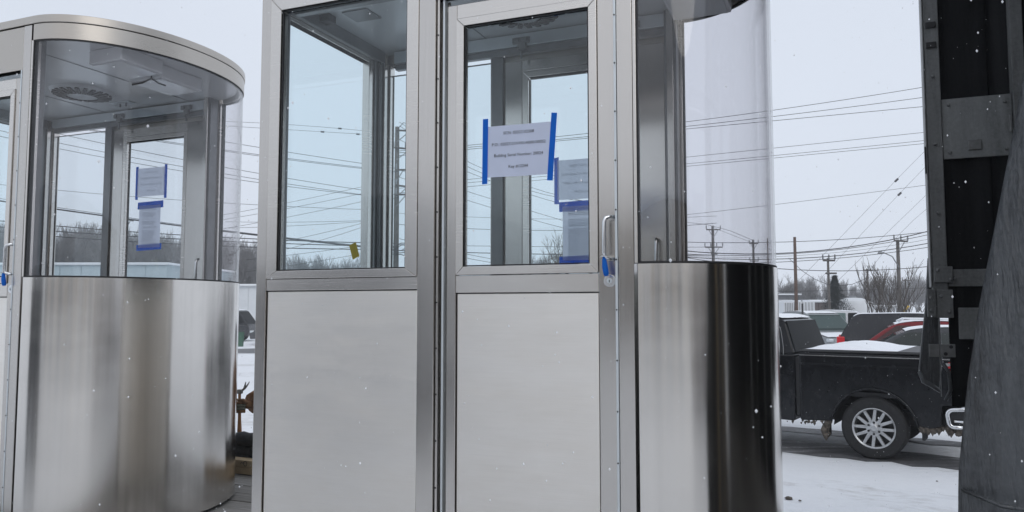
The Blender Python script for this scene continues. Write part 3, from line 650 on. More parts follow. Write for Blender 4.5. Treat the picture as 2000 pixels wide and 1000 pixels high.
# ------------------------------------------------------------------ notices taped to the doors
def text_mesh(body, size, name):
    cu = bpy.data.curves.new(name, 'FONT'); cu.body = body; cu.size = size; cu.align_x = 'CENTER'; cu.align_y = 'CENTER'; cu.resolution_u = 2
    o = bpy.data.objects.new(name, cu); C.objects.link(o)
    dg = bpy.context.evaluated_depsgraph_get()
    me = bpy.data.meshes.new_from_object(o.evaluated_get(dg)); bpy.data.objects.remove(o); bpy.data.curves.remove(cu)
    return me
def notice(booth_u, u0, z1, w, h, y, lines, tapes, label, tilt=0.0, facing=-1, name='paper_notice', rules=0, parent_label=None):
    """a sheet in the booth frame; y = its plane; facing -1: print side towards the camera side"""
    t = thing(name, W(booth_u + u0 + w / 2, y, z1 - h / 2), RZ, label, 'paper notice')
    n = 10; m = MB(); r2 = random.Random(label)
    k1, k2 = r2.uniform(0, 6), r2.uniform(0, 6)
    for j in range(n + 1):
        for i in range(n + 1):
            x, z = w * (i / n - 0.5), h * (j / n - 0.5)
            yy = 0.0012 * math.sin(i * 0.9 + k1) * math.sin(j * 0.7 + k2) + 0.0014
            m.v.append((x, facing * yy, z))
    m.f = [(j * (n + 1) + i, j * (n + 1) + i + 1, (j + 1) * (n + 1) + i + 1, (j + 1) * (n + 1) + i) for j in range(n) for i in range(n)]
    sheet = m.build('sheet', 'paper' if facing < 0 else 'thinpaper', t, smooth=True)
    for i, (body, size, dz) in enumerate(lines):
        me = text_mesh(body, size, 'text_line'); me.materials.append(M['ink'])
        o = bpy.data.objects.new('text_line', me); C.objects.link(o); o.parent = sheet
        o.rotation_euler = (PI / 2, 0, 0 if facing < 0 else PI); o.location = (0, facing * 0.0032, dz)
    if rules:
        m = MB(); z = h / 2 - 0.03
        while z > -h / 2 + 0.02:
            if r2.random() < 0.82: m.add([(-w * 0.36, facing * 0.0031, z), (w * r2.uniform(0.1, 0.38), facing * 0.0031, z), (w * 0.36, facing * 0.0031, z + 0.0028), (-w * 0.36, facing * 0.0031, z + 0.0028)][:2] + [(m_x := w * r2.uniform(0.15, 0.38), facing * 0.0031, z + 0.0028), (-w * 0.36, facing * 0.0031, z + 0.0028)], [(0, 1, 2, 3)])
            z -= 0.0085
        tag(m.build('fine_print', 'greyink', sheet), kind='stuff')
    for (x0, x1, z0, z1_, rot) in tapes:
        m = MB(); c = Vector(((x0 + x1) / 2, 0, (z0 + z1_) / 2))
        hw, hh = (x1 - x0) / 2, (z1_ - z0) / 2
        rag = [r2.uniform(-0.003, 0.003) for _ in range(4)]
        if hh > hw: q = [(-hw, -hh + rag[0]), (hw, -hh + rag[1]), (hw, hh + rag[2]), (-hw, hh + rag[3])]
        else: q = [(-hw + rag[0], -hh), (hw + rag[1], -hh), (hw + rag[2], hh), (-hw + rag[3], hh)]
        m.prism(q, 'y', facing * 0.0034 - 0.0003, facing * 0.0034 + 0.0003)
        m.xf(Matrix.Translation(c) @ Matrix.Rotation(rot, 4, 'Y'))
        m.build('tape', 'tape', t)
    t.rotation_euler = (0, tilt, RZ)
    return t
txt = [('SCN: 02027-02308', 0.0175, 0.074), ('P.O.: 02027-210-PO-A000-00052', 0.0175, 0.028), ('Building Serial Number: 20024', 0.0175, -0.018), ('Key #12244', 0.0175, -0.066)]
DOORF = 0.035           # outer face of the near door glass
notice(0, -0.183, 0.750, 0.286, 0.213, DOORF - 0.001, txt, [(-0.160, -0.136, -0.135, 0.138, 0.0), (0.134, 0.158, -0.130, 0.142, 0.06)],
       'white landscape notice reading Building Serial Number 20024 taped to the near door glass', 0.012)
def back_notices(uo, D, u0, zt, zt2, h2, which):
    y = D - 0.030
    sgn = 1
    notice(uo, u0, zt, 0.280, 0.216, y, txt, [(-0.158, -0.132, -0.13, 0.125, 0.0), (0.132, 0.158, -0.13, 0.125, 0.0)],
           'back of a landscape notice taped on the far door glass of the %s booth' % which, 0.0, facing=1)
    notice(uo, u0 + 0.03, zt2, 0.216, h2, y, [], [(-0.128, 0.128, h2 / 2 - 0.025, h2 / 2 + 0.028, -0.02), (-0.128, 0.125, -h2 / 2 - 0.02, -h2 / 2 + 0.025, -0.03)],
           'tall sheet taped top and bottom on the far door glass of the %s booth' % which, 0.0, facing=1, rules=1)
back_notices(0, D_M, -0.225, 0.798, 0.545, 0.29, 'near')
back_notices(L_OFF, D_L, -0.36, 1.06, 0.775, 0.32, 'left')
# yellow sticker on the end window of the near booth
m = MB(); n = 6
for j in range(n + 1):
    for i in range(n + 1):
        a, c = 0.055 * (i / n - 0.5), 0.085 * (j / n - 0.5)
        m.v.append((0.004 + 0.010 * (i / n) ** 2, a, c))
m.f = [(j * (n + 1) + i, j * (n + 1) + i + 1, (j + 1) * (n + 1) + i + 1, (j + 1) * (n + 1) + i) for j in range(n) for i in range(n)]
stk = m.build('yellow_sticker', 'yellow', smooth=True); stk.location = W(-1.304, 0.735, 0.315); stk.rotation_euler = (0.45, 0, RZ)
tag(stk, 'small mustard yellow sticker curling off the end window of the near booth', 'sticker')
# key bag of blue tape hanging from each door handle
for uo, which in ((0, 'near booth door'), (L_OFF, 'left booth door')):
    m = MB().tube([(0, 0, 0.02), (0.001, -0.002, 0.006), (0.004, -0.003, -0.02), (0.008, -0.002, -0.045), (0.009, 0, -0.056)], [0.004, 0.008, 0.011, 0.011, 0.008], 8)
    t = thing('blue_tape_tag', W(uo + 0.331, -0.022, 0.178), RZ, 'strip of blue tape wrapped on the handle of the ' + which, 'tape')
    m.build('tape_tail', 'tape', t, smooth=True)
    MB().tube([(-0.013, -0.004, 0.014), (-0.006, -0.012, 0.018), (0.004, -0.014, 0.018), (0.014, -0.008, 0.016)], 0.0022, 6).build('zip_tie', 'whitebox', t, smooth=True)

# ------------------------------------------------------------------ rolled back tarp system at the right end of the deck
tp = local_root('rolling_tarp_frame', 1.67, 2.25, -1.25, 'black rolling tarp and scuffed grey steel frame at the right edge behind the pickup', 'tarp frame')
tp.location.z = DECK
def TZ(zc): return zc + 1.25
def tbox(name, u0, u1, v0, v1, z0, z1, mat, par=None, bev=0.004):
    return box(name, (u0 - 1.67, u1 - 1.67, v0 - 2.25, v1 - 2.25, TZ(z0), TZ(z1)), mat, par or tp, bev)
tbox('post', 1.675, 1.752, 2.17, 2.25, -0.05, 2.35, 'frame')
tbox('post', 2.108, 2.170, 2.17, 2.25, -1.40, 2.35, 'frame')
tbox('post', 2.9, 2.98, 2.17, 2.25, -1.40, 2.35, 'frame'); tbox('post', 4.0, 4.08, 2.17, 2.25, -1.40, 2.35, 'frame')
tbox('post_edge', 1.664, 1.673, 2.165, 2.255, 0.12, 2.35, 'hinge')
tbox('panel', 1.754, 2.106, 2.19, 2.20, 0.862, 1.215, 'framepanel')
tbox('clip', 1.88, 1.95, 2.178, 2.188, 0.905, 0.962, 'hinge')
tbox('panel', 1.754, 2.106, 2.18, 2.2, 0.124, 0.222, 'frame')
tbox('panel', 1.80, 2.106, 2.185, 2.2, -0.176, 0.003, 'framepanel')
tbox('bracket_plate', 1.682, 1.775, 2.150, 2.168, 0.146, 0.238, 'frame')
tbox('bracket_plate', 1.640, 1.686, 2.145, 2.163, -0.05, 0.108, 'frame'); tbox('bracket_plate', 1.690, 1.772, 2.150, 2.168, -0.055, 0.106, 'frame')
h = tbox('hinge', 1.640, 1.692, 2.140, 2.150, -0.276, -0.205, 'hinge', bev=0.002); tbox('hinge', 1.697, 1.772, 2.138, 2.150, -0.276, -0.203, 'hinge', bev=0.002)
for (a, c) in ((1.750, -0.218), (1.722, -0.258)):
    MB().disc_cyl((a - 1.67, 0, TZ(c)), 0.010, 2.132 - 2.25, 2.137 - 2.25, 'y', 12).build('bolt', 'dark', h, auto=True)
tbox('hinge_pin', 1.6925, 1.6965, 2.142, 2.150, -0.50, -0.06, 'frame', bev=0)
for (a, zz) in ((1.713, 1.35), (1.713, 0.95), (1.713, 0.55), (1.79, 1.18), (2.07, 1.17), (1.79, 0.90), (2.07, 0.90), (1.79, 0.17), (2.05, 0.17), (1.70, 0.22), (1.76, 0.165), (1.71, 0.07), (1.75, -0.02), (1.66, 0.06), (1.66, -0.01)):
    MB().lathe([(0.001, -0.014), (0.007, -0.013), (0.009, -0.006), (0.009, 0.012), (0.001, 0.012)], 8, 'y', (a - 1.67, (2.170 if a in (1.713,) else 2.190 if zz > 0.8 else 2.180 if a > 1.78 else 2.150) - 2.25 - 0.004, TZ(zz))).build('bolt', 'hinge', tp)
for a, zz in ((1.683, 1.64), (1.683, 1.52)): tbox('strap_buckle', a, a + 0.055, 2.155, 2.168, zz, zz + 0.035, 'dark')
tbox('latch_bar', 1.656, 1.663, 2.16, 2.18, 0.78, 0.94, 'dark')
tbox('latch_bar', 2.085, 2.100, 2.165, 2.176, 0.99, 1.09, 'hinge')
# black tarp walls and roof between the bows
def tarp_sheet(name, p00, p10, p01, p11, mat, nx=24, nz=24, amp=0.02, freq=5.0, seed=1, thick=0.006):
    r2 = random.Random(seed); ph = [r2.uniform(0, 6.28) for _ in range(6)]
    p00, p10, p01, p11 = [Vector(p) for p in (p00, p10, p01, p11)]
    nrm = (p10 - p00).cross(p01 - p00).normalized(); m = MB()
    for j in range(nz + 1):
        for i in range(nx + 1):
            s, q = i / nx, j / nz
            p = (p00 * (1 - s) + p10 * s) * (1 - q) + (p01 * (1 - s) + p11 * s) * q
            a = amp * (math.sin(s * freq * 2.1 + ph[0] + q * 1.3) * 0.6 + math.sin(s * freq * 4.7 + ph[1] - q * 2.2) * 0.3 * (1.2 - q) + 0.25 * math.sin(q * 5 + ph[2] + s * 3))
            m.v.append(tuple(p + nrm * a))
    m.f = [(j * (nx + 1) + i, j * (nx + 1) + i + 1, (j + 1) * (nx + 1) + i + 1, (j + 1) * (nx + 1) + i) for j in range(nz) for i in range(nx)]
    o = m.build(name, mat, tp, smooth=True)
    sd = o.modifiers.new('thickness', 'SOLIDIFY'); sd.thickness = thick; sd.offset = 0
    return o
def T(u, v, z): return (u - 1.67, v - 2.25, TZ(z))
tarp_sheet('far_curtain', T(1.755, 2.235, -0.56), T(2.00, 2.235, -0.56), T(1.755, 2.235, 2.35), T(2.00, 2.235, 2.35), 'tarpblack', amp=0.006, freq=3, seed=3)
tarp_sheet('far_curtain', T(1.99, 2.250, -1.45), T(5.6, 2.250, -1.45), T(1.99, 2.250, 2.35), T(5.6, 2.250, 2.35), 'tarpblack', amp=0.006, freq=14, seed=6)
tarp_sheet('roof_tarp', T(1.66, -0.42, 2.38), T(5.6, -0.42, 2.38), T(1.66, 2.26, 2.38), T(5.6, 2.26, 2.38), 'tarpblack', amp=0.02, seed=4)
tarp_sheet('end_curtain', T(5.6, -0.42, -1.25), T(5.6, 2.24, -1.25), T(5.6, -0.42, 2.38), T(5.6, 2.24, 2.38), 'tarpblack', amp=0.02, seed=5)
# loose flap hanging outside the far post
fl = MB(); fv = [(1.664, 0.30), (1.640, 0.0), (1.612, -0.22), (1.594, -0.38), (1.605, -0.42), (1.70, -0.475), (1.72, -0.30), (1.715, 0.0), (1.70, 0.30)]
fl.prism([(a - 1.67, TZ(z)) for a, z in fv], 'y', 2.262 - 2.25, 2.290 - 2.25); fl.build('loose_flap', 'tarp', tp, bevel=0.008)
fl = MB().tube([T(1.600, 2.262, -0.37), T(1.62, 2.255, -0.425), T(1.67, 2.25, -0.455), T(1.705, 2.25, -0.485)], [0.012, 0.016, 0.014, 0.008], 8); fl.build('flap_hem', 'tarp', tp, smooth=True)
MB().tube([T(1.70, 2.15, -0.30), T(1.735, 2.14, -0.36), T(1.74, 2.14, -0.46), T(1.715, 2.15, -0.52)], 0.010, 8).build('strap', 'tarp', tp, smooth=True)
# near curtain, bunched and sloping
cur = local_root('open_side_curtain', 1.6, -0.42, -1.25, 'dirty charcoal tarp curtain hanging in the right foreground', 'curtain')
cur.location.z = DECK
prof = [(1.93, 2.30), (1.80, 1.55), (1.71, 1.05), (1.616, 0.528), (1.560, 0.252), (1.507, 0.003), (1.470, -0.219), (1.441, -0.454), (1.436, -0.56), (1.44, -1.45)]
def edge_u(z):
    for (ua, za), (ub, zb) in zip(prof, prof[1:]):
        if za >= z >= zb: return ua + (ub - ua) * (za - z) / (za - zb)
    return prof[-1][0]
nx_, nz_ = 70, 60; m = MB()
for j in range(nz_ + 1):
    z = -1.45 + (2.30 + 1.45) * j / nz_
    for i in range(nx_ + 1):
        s = (i / nx_) ** 1.4; u = edge_u(z) + s * (4.6 - edge_u(z))
        fold = 0.050 * math.sin(s * 26 + 0.5 * z) * (0.35 + 0.65 * min(1, max(0, (1.0 - z)))) + 0.018 * math.sin(s * 61 + 1.7 * z + 1) + 0.012 * math.sin(4.3 * z + s * 9)
        roll = 0.10 * max(0, 1 - s * 18) ** 2
        m.v.append((u - 1.6, -0.02 + fold * min(1, s * 10 + 0.2) + roll, z + 1.25))
m.f = [(j * (nx_ + 1) + i, j * (nx_ + 1) + i + 1, (j + 1) * (nx_ + 1) + i + 1, (j + 1) * (nx_ + 1) + i) for j in range(nz_) for i in range(nx_)]
o = m.build('curtain_sheet', 'tarp', cur, smooth=True); sd = o.modifiers.new('thickness', 'SOLIDIFY'); sd.thickness = 0.012; sd.offset = 0
MB().tube([(edge_u(-0.50) - 1.6 + 0.004, 0.05, 0.75), (edge_u(-0.52) - 1.6 + 0.08, -0.045, 0.735), (0.2, -0.06, 0.715), (0.5, -0.06, 0.705), (3.0, -0.05, 0.70)], 0.006, 6).build('hem_seam', 'tarp', cur, smooth=True)
MB().tube([(0.25, 0, 3.54), (3.0, 0, 3.54)], 0.03, 10).build('curtain_track', 'frame', cur)
for uu in (0.32, 0.95, 1.6): box('wood_stake', (uu, uu + 0.045, 0.13, 0.165, 0.004, 3.3), 'lumber', cur)
for uu in (0.55, 2.9): box('track_post', (uu, uu + 0.07, 0.08, 0.15, 0.004, 3.6), 'frame', cur)

# ------------------------------------------------------------------ things in the gap between the booths
for i, (z0, z1, label, dv) in enumerate(((0, 0.052, 'lower pine board of the pair lying on the deck between the booths', 0), (0.054, 0.105, 'upper pine board with a looped pen mark, between the booths', 0.0))):
    o = local_root('pine_board', -2.9, 1.82 + dv, -1.25, label, 'board', 'pine boards between the booths'); o.location.z = DECK + 0.004
    o.rotation_euler.z = RZ + R(-2 + 1.0 * i)
    box('board', (-0.9, 1.1, 0, 0.09, z0, z1), 'lumber', o, 0.003)
    if i == 1:
        MB().tube([(-0.065 + 0.016 * math.cos(a), -0.0012, 0.081 + 0.017 * math.sin(a)) for a in [x * 0.35 for x in range(-3, 17)]], 0.0022, 5).build('pen_mark', 'ink', o)
        MB().tube([(-0.11, -0.0012, 0.075), (-0.10, -0.0012, 0.093), (-0.09, -0.0012, 0.083), (-0.078, -0.0012, 0.09)], 0.0022, 5).build('pen_mark', 'ink', o)
bu = local_root('black_tarp_bundle', -2.95, 1.99, -1.25, 'crumpled black tarp bundle dusted with snow on the boards between the booths', 'tarp bundle'); bu.location.z = DECK + 0.004
r2 = random.Random(5)
for j in range(5):
    pts = []; a0 = r2.uniform(0, 6)
    for i in range(22):
        t = i / 21; pts.append((-0.55 + 1.1 * t, 0.02 + 0.05 * math.sin(3 * t + a0) + 0.03 * (j % 2), 0.055 + 0.048 * j + 0.012 * math.sin(14 * t + a0) - 0.25 * (t - 0.62) ** 2 * (j / 4)))
    MB().tube(pts, [0.052 * (0.75 + 0.35 * math.sin(PI * i / 21)) + 0.006 * math.sin(i * 2.3 + a0) for i in range(22)], 10).build('fold', 'blackcloth', bu, smooth=True)

# worker behind the trailer, only glove, hammer and sleeve reach into the gap
def skin_body(name, verts, edges, radii, mat, parent, sub=2):
    me = bpy.data.meshes.new(name); me.from_pydata(verts, edges, []); 
    o = bpy.data.objects.new(name, me); C.objects.link(o)
    md = o.modifiers.new('skin', 'SKIN'); md.use_smooth_shade = True
    bmx = bmesh.new(); bmx.from_mesh(me); lay = bmx.verts.layers.skin.verify(); bmx.verts.ensure_lookup_table()
    for i, vv in enumerate(bmx.verts):
        r = radii[i]; vv[lay].radius = r if isinstance(r, tuple) else (r, r); vv[lay].use_root = (i == 0)
    bmx.to_mesh(me); bmx.free()
    sb = o.modifiers.new('sub', 'SUBSURF'); sb.levels = sub; sb.render_levels = sub
    dg = bpy.context.evaluated_depsgraph_get(); me2 = bpy.data.meshes.new_from_object(o.evaluated_get(dg))
    bpy.data.objects.remove(o); bpy.data.meshes.remove(me)
    me2.materials.clear(); me2.materials.append(M[mat]); me2.polygons.foreach_set('use_smooth', [True] * len(me2.polygons))
    o = bpy.data.objects.new(name, me2); C.objects.link(o); o.parent = parent
    return o
HAND = at(477, 793, 6.45)
pc = Vector((HAND.x + 0.50, HAND.y + 0.22, 0))
per = thing('person', pc, 0, 'worker in brown jacket and leather glove holding a hammer behind the trailer', 'person')
hl = HAND - pc                                    # hand in person space
wr_ = hl + Vector((0.062, 0.03, 0.02))
el = Vector((-0.21, 0.06, 1.335)); sh = Vector((-0.19, 0.02, 1.45))
el = Vector((-0.20, 0.16, 1.29))
sk = [(0, 0, 0.98), (0, 0.0, 1.12), (0, 0.0, 1.32), (0, 0.01, 1.46), (0, 0.0, 1.54), (0, -0.02, 1.64), (0, -0.03, 1.73),
      tuple(sh), tuple(el), tuple(wr_), (0.19, 0.02, 1.45), (0.25, 0.05, 1.17), (0.22, -0.12, 0.97), (0.21, -0.20, 0.95),
      (-0.10, 0, 0.93), (-0.12, -0.02, 0.52), (-0.13, 0.03, 0.10), (-0.13, -0.10, 0.045), (0.10, 0, 0.93), (0.13, -0.02, 0.52), (0.15, 0.03, 0.10), (0.15, -0.10, 0.045)]
ed = [(0, 1), (1, 2), (2, 3), (3, 4), (4, 5), (5, 6), (3, 7), (7, 8), (8, 9), (3, 10), (10, 11), (11, 12), (12, 13), (0, 14), (14, 15), (15, 16), (16, 17), (0, 18), (18, 19), (19, 20), (20, 21)]
rad = [(0.17, 0.12), (0.165, 0.12), (0.19, 0.13), (0.10, 0.09), 0.058, (0.085, 0.10), (0.075, 0.09), 0.085, 0.062, 0.045, 0.085, 0.06, 0.04, 0.04, 0.10, 0.07, 0.05, 0.05, 0.10, 0.07, 0.05, 0.05]
skin_body('body', sk, ed, rad, 'jacket', per)
MB().lathe([(0.001, 1.845), (0.06, 1.835), (0.10, 1.79), (0.112, 1.72), (0.108, 1.69), (0.118, 1.685), (0.118, 1.715), (0.108, 1.80), (0.06, 1.85), (0.001, 1.86)], 20, 'z', (0, -0.02, 0)).build('knit_cap', 'trousers', per, smooth=True)
MB().tube([(-0.10, 0, 0.97), (-0.12, -0.02, 0.52), (-0.13, 0.02, 0.12)], [0.125, 0.092, 0.078], 14).build('trouser_leg', 'trousers', per, smooth=True)
MB().tube([(0.10, 0, 0.97), (0.13, -0.02, 0.52), (0.15, 0.02, 0.12)], [0.125, 0.092, 0.078], 14).build('trouser_leg', 'trousers', per, smooth=True)
for s in (-0.13, 0.15):
    m = MB(); prof_ = [(-0.17, 0.0), (-0.17, 0.05), (-0.10, 0.09), (-0.02, 0.13), (0.08, 0.14), (0.09, 0.0)]
    m.prism([(y, z) for y, z in prof_], 'x', s - 0.05, s + 0.05); m.build('boot', 'boot', per, bevel=0.02)
# face, kept small: nose, eyes
MB().tube([(0, -0.118, 1.69), (0, -0.145, 1.655), (0, -0.125, 1.645)], [0.008, 0.016, 0.012], 8).build('nose', 'skin', per, smooth=True)
MB().lathe([(0.001, 0.115), (0.05, 0.105), (0.082, 0.06), (0.09, 0.0), (0.078, -0.06), (0.045, -0.105), (0.001, -0.115)], 20, 'z', (0, -0.035, 1.66)).build('face', 'skin', per, smooth=True)
for s in (-0.034, 0.034): MB().lathe([(0.001, 0.011), (0.011, 0), (0.001, -0.011)], 10, 'z', (s, -0.117, 1.675)).build('eye', 'dark', per, smooth=True)
MB().tube([(-0.025, -0.112, 1.615), (0, -0.118, 1.612), (0.025, -0.112, 1.615)], 0.006, 6).build('mouth', 'boot', per, smooth=True)
# sleeve cuff and glove
cu_a, cu_b = el * 0.55 + wr_ * 0.45, wr_ + (wr_ - el).normalized() * 0.01
MB().tube([tuple(el * 0.75 + wr_ * 0.25), tuple(cu_a), tuple(el * 0.15 + wr_ * 0.85), tuple(cu_b)], [0.10, 0.105, 0.10, 0.088], 14).build('sleeve', 'jacket', per, smooth=True)
ax = Vector((-0.02, 0.0, 1)).normalized()         # hammer axis
grip = hl + Vector((-0.035, -0.01, -0.012))
gl = skin_body('glove', [tuple(wr_), tuple(hl + Vector((0.035, 0.012, 0.005))), tuple(hl + Vector((0.0, 0.02, 0.0)))], [(0, 1), (1, 2)], [(0.040, 0.034), (0.048, 0.034), (0.046, 0.030)], 'glove', per)
for k in range(4):
    zz = 0.030 - 0.024 * k; ln = (0.95, 1.05, 1.0, 0.85)[k]
    pts = [hl + Vector((0.012, -0.012, zz)), hl + Vector((-0.020, -0.042 * ln, zz + 0.003)), grip + Vector((-0.022, -0.028 * ln, zz + 0.012)), grip + Vector((-0.030, 0.004, zz + 0.010)), grip + Vector((-0.012, 0.024, zz + 0.008))]
    MB().tube(pts, [0.0135, 0.0135, 0.0125, 0.0115, 0.009], 8).build('finger', 'gloveback' if k in (1, 2) else 'glove', gl, smooth=True)
MB().tube([hl + Vector((0.030, -0.02, 0.030)), hl + Vector((0.005, -0.040, 0.052)), grip + Vector((0.0, -0.022, 0.062)), grip + Vector((-0.016, -0.012, 0.068))], [0.017, 0.015, 0.013, 0.010], 8).build('thumb', 'glove', gl, smooth=True)
ham = thing('claw_hammer', pc + grip, 0, 'claw hammer with wooden handle held upright between the booths', 'hammer')
MB().tube([tuple(ax * -0.22), tuple(ax * -0.19), tuple(ax * -0.10), tuple(ax * 0.06), tuple(ax * 0.13)], [0.015, 0.0185, 0.014, 0.0115, 0.012], 10).build('handle', 'handle_wood', ham, smooth=True)
top = ax * 0.14
hd = MB().box(-0.022, 0.022, -0.016, 0.016, 0.115, 0.15).build('head', 'hammer', ham, bevel=0.004)
MB().tube([(-0.02, 0, 0.132), (-0.052, 0, 0.130), (-0.056, 0, 0.130), (-0.078, 0, 0.130)], [0.012, 0.010, 0.017, 0.017], 12).build('face_end', 'hammer', hd, smooth=False)
for s in (-1, 1):
    MB().tube([(0.015, s * 0.004, 0.138), (0.038, s * 0.009 + 0.0, 0.158), (0.052 + 0.006 * s, s * 0.013, 0.185), (0.062 + 0.010 * s, s * 0.016, 0.212)], [0.010, 0.009, 0.007, 0.004], 6).build('claw', 'hammer', hd, smooth=True)

# ------------------------------------------------------------------ vehicles
def lerp(a, b, t): return a + (b - a) * t
def smoothpoly(pts, n=4):
    out = []; k = len(pts)
    for i in range(k):
        p0, p1, p2 = pts[i - 1], pts[i], pts[(i + 1) % k]
        r = p1[2] if len(p1) > 2 else 0
        if r == 0: out.append((p1[0], p1[1])); continue
        a = Vector((p0[0] - p1[0], p0[1] - p1[1])); c = Vector((p2[0] - p1[0], p2[1] - p1[1]))
        ra = min(r, a.length * 0.48); rc = min(r, c.length * 0.48)
        A = Vector(p1[:2]) + a.normalized() * ra; B = Vector(p1[:2]) + c.normalized() * rc; P = Vector(p1[:2])
        for j in range(n + 1):
            t = j / n; q = A * (1 - t) ** 2 + P * 2 * t * (1 - t) + B * t * t; out.append((q.x, q.y))
    return out
def alloy_wheel(parent, x, y, r, w, detailed=True, outer=-1, name='wheel'):
    """y = centre plane; outer -1: face towards -y"""
    t = MB().lathe([(r * 0.64, -w / 2 + 0.01), (r * 0.70, -w / 2), (r * 0.93, -w / 2 + 0.004), (r, -w * 0.36), (r, w * 0.36), (r * 0.93, w / 2), (r * 0.64, w / 2)], 56, 'y', (x, y, r), close=True).build(name, 'tyre', parent, auto=True)
    f = outer * w * 0.5
    MB().lathe([(r * 0.655, f * 0.98), (r * 0.635, f * 1.0), (r * 0.60, f * 0.9), (r * 0.595, f * 0.1), (r * 0.60, -f)], 48, 'y', (x, y, r)).build('rim', 'alloy', t, auto=True)
    MB().lathe([(0.001, f * 0.12), (r * 0.59, f * 0.08)], 32, 'y', (x, y, r)).build('brake', 'dark', t)
    if detailed:
        for k in range(6):
            a = 2 * PI * k / 6 + 0.2
            for s in (-1, 1):
                m = MB(); a1 = a + s * 0.24; a0 = a + s * 0.40
                p0 = Vector((math.cos(a0) * r * 0.15, 0, math.sin(a0) * r * 0.15)); p1 = Vector((math.cos(a1) * r * 0.61, 0, math.sin(a1) * r * 0.61))
                d = (p1 - p0).normalized(); sd_ = Vector((-d.z, 0, d.x)); 
                q = [p0 - sd_ * r * 0.055, p1 - sd_ * r * 0.045, p1 + sd_ * r * 0.045, p0 + sd_ * r * 0.055]
                vs = [(p.x + x, y + f * 0.86, p.z + r) for p in q] + [(p.x * 1.0 + x, y + f * 0.55, p.z + r) for p in q]
                m.add(vs, [(0, 1, 2, 3), (7, 6, 5, 4), (0, 4, 5, 1), (1, 5, 6, 2), (2, 6, 7, 3), (3, 7, 4, 0)])
                m.build('spoke', 'alloy', t, bevel=0.006)
        hub = MB().lathe([(0.001, f * 0.98), (r * 0.09, f * 0.98), (r * 0.12, f * 0.9), (r * 0.24, f * 0.84), (r * 0.25, f * 0.5)], 30, 'y', (x, y, r)).build('hub', 'alloy', t, auto=True)
        for k in range(6):
            a = 2 * PI * k / 6 + 0.5
            MB().disc_cyl((x + math.cos(a) * r * 0.185, y, r + math.sin(a) * r * 0.185), r * 0.035, min(f * 0.86, f * 0.97), max(f * 0.86, f * 0.97), 'y', 8).build('lug_nut', 'dark', hub)
    else:
        MB().lathe([(0.001, f * 0.8), (r * 0.3, f * 0.75), (r * 0.6, f * 0.85)], 24, 'y', (x, y, r)).build('hub', 'alloy', t, auto=True)
    return t

# --- black pickup: local x rearward, y away from the viewer, origin under near rear wheel
prz = math.atan2(PW.y, PW.x)
pk = thing('pickup_truck', PORG, prz, 'black crew cab pickup with salt stained side and snow on its bed', 'pickup')
WD = 2.02
def archpts(cx, r, zb, x_from, x_to, n=14):     # from left to right over the arch
    a0 = math.acos(max(-1, min(1, (0)))); pts = []
    ang0 = PI - math.asin((zb - 0.40) / r) if abs((zb - 0.40) / r) < 1 else PI
    for i in range(n + 1):
        a = lerp(ang0, PI - ang0, i / n); pts.append((cx + r * math.cos(a), 0.40 + r * math.sin(a)))
    return pts
ar = archpts(0, 0.52, 0.46, -1, 1)
bed = [(-0.93, 0.44), ] + ar + [(0.68, 0.46), (0.79, 0.50), (0.80, 0.75), (1.0, 0.77), (1.03, 1.24), (1.01, 1.365), (-0.93, 1.38)]
m = MB().prism(bed, 'y', 0.0, 0.10); m.build('bed_side', 'blackpaint', pk, bevel=0.028, seg=3, auto=True)
m = MB().prism(bed, 'y', WD - 0.10, WD); m.build('bed_side', 'blackpaint', pk, bevel=0.028, seg=3, auto=True)
box('tailgate', (0.95, 1.01, 0.101, WD - 0.101, 0.72, 1.36), 'blackpaint', pk, 0.02)
box('bed_floor', (-0.92, 0.94, 0.101, WD - 0.101, 0.80, 0.86), 'dark', pk); box('bed_front', (-0.93, -0.87, 0.101, WD - 0.101, 0.80, 1.35), 'blackpaint', pk, 0.01)
tn = box('bed_cover', (-0.90, 0.96, 0.06, WD - 0.06, 1.384, 1.413), 'dark', pk, 0.008)
MB().box(-0.93, 0.98, 0.012, 0.06, 1.3815, 1.401).build('rail_cap', 'dark', pk, bevel=0.006)
MB().box(-0.92, 1.0, -0.003, 0.004, 1.330, 1.340).build('chrome_line', 'chrome', pk)
# snow on the cover: uneven drift
m = MB(); nn, mm = 26, 22; r2 = random.Random(11)
for j in range(mm + 1):
    for i in range(nn + 1):
        s, q = i / nn, j / mm; x = lerp(-0.86, 0.30, s); y = lerp(0.10, WD - 0.1, q)
        e = min(1, s / 0.12) * min(1, (1 - s) / 0.3) * min(1, q / 0.06, (1 - q) / 0.06)
        hh = 0.003 + e * (0.02 + 0.05 * math.exp(-((s - 0.45) / 0.28) ** 2) + 0.012 * math.sin(9 * s + 3 * q) * math.sin(7 * q) + r2.uniform(0, 0.006))
        m.v.append((x, y, 1.412 + hh))
m.f = [(j * (nn + 1) + i, j * (nn + 1) + i + 1, (j + 1) * (nn + 1) + i + 1, (j + 1) * (nn + 1) + i) for j in range(mm) for i in range(nn)]
o = m.build('bed_snow', 'softsnow', pk, smooth=True)
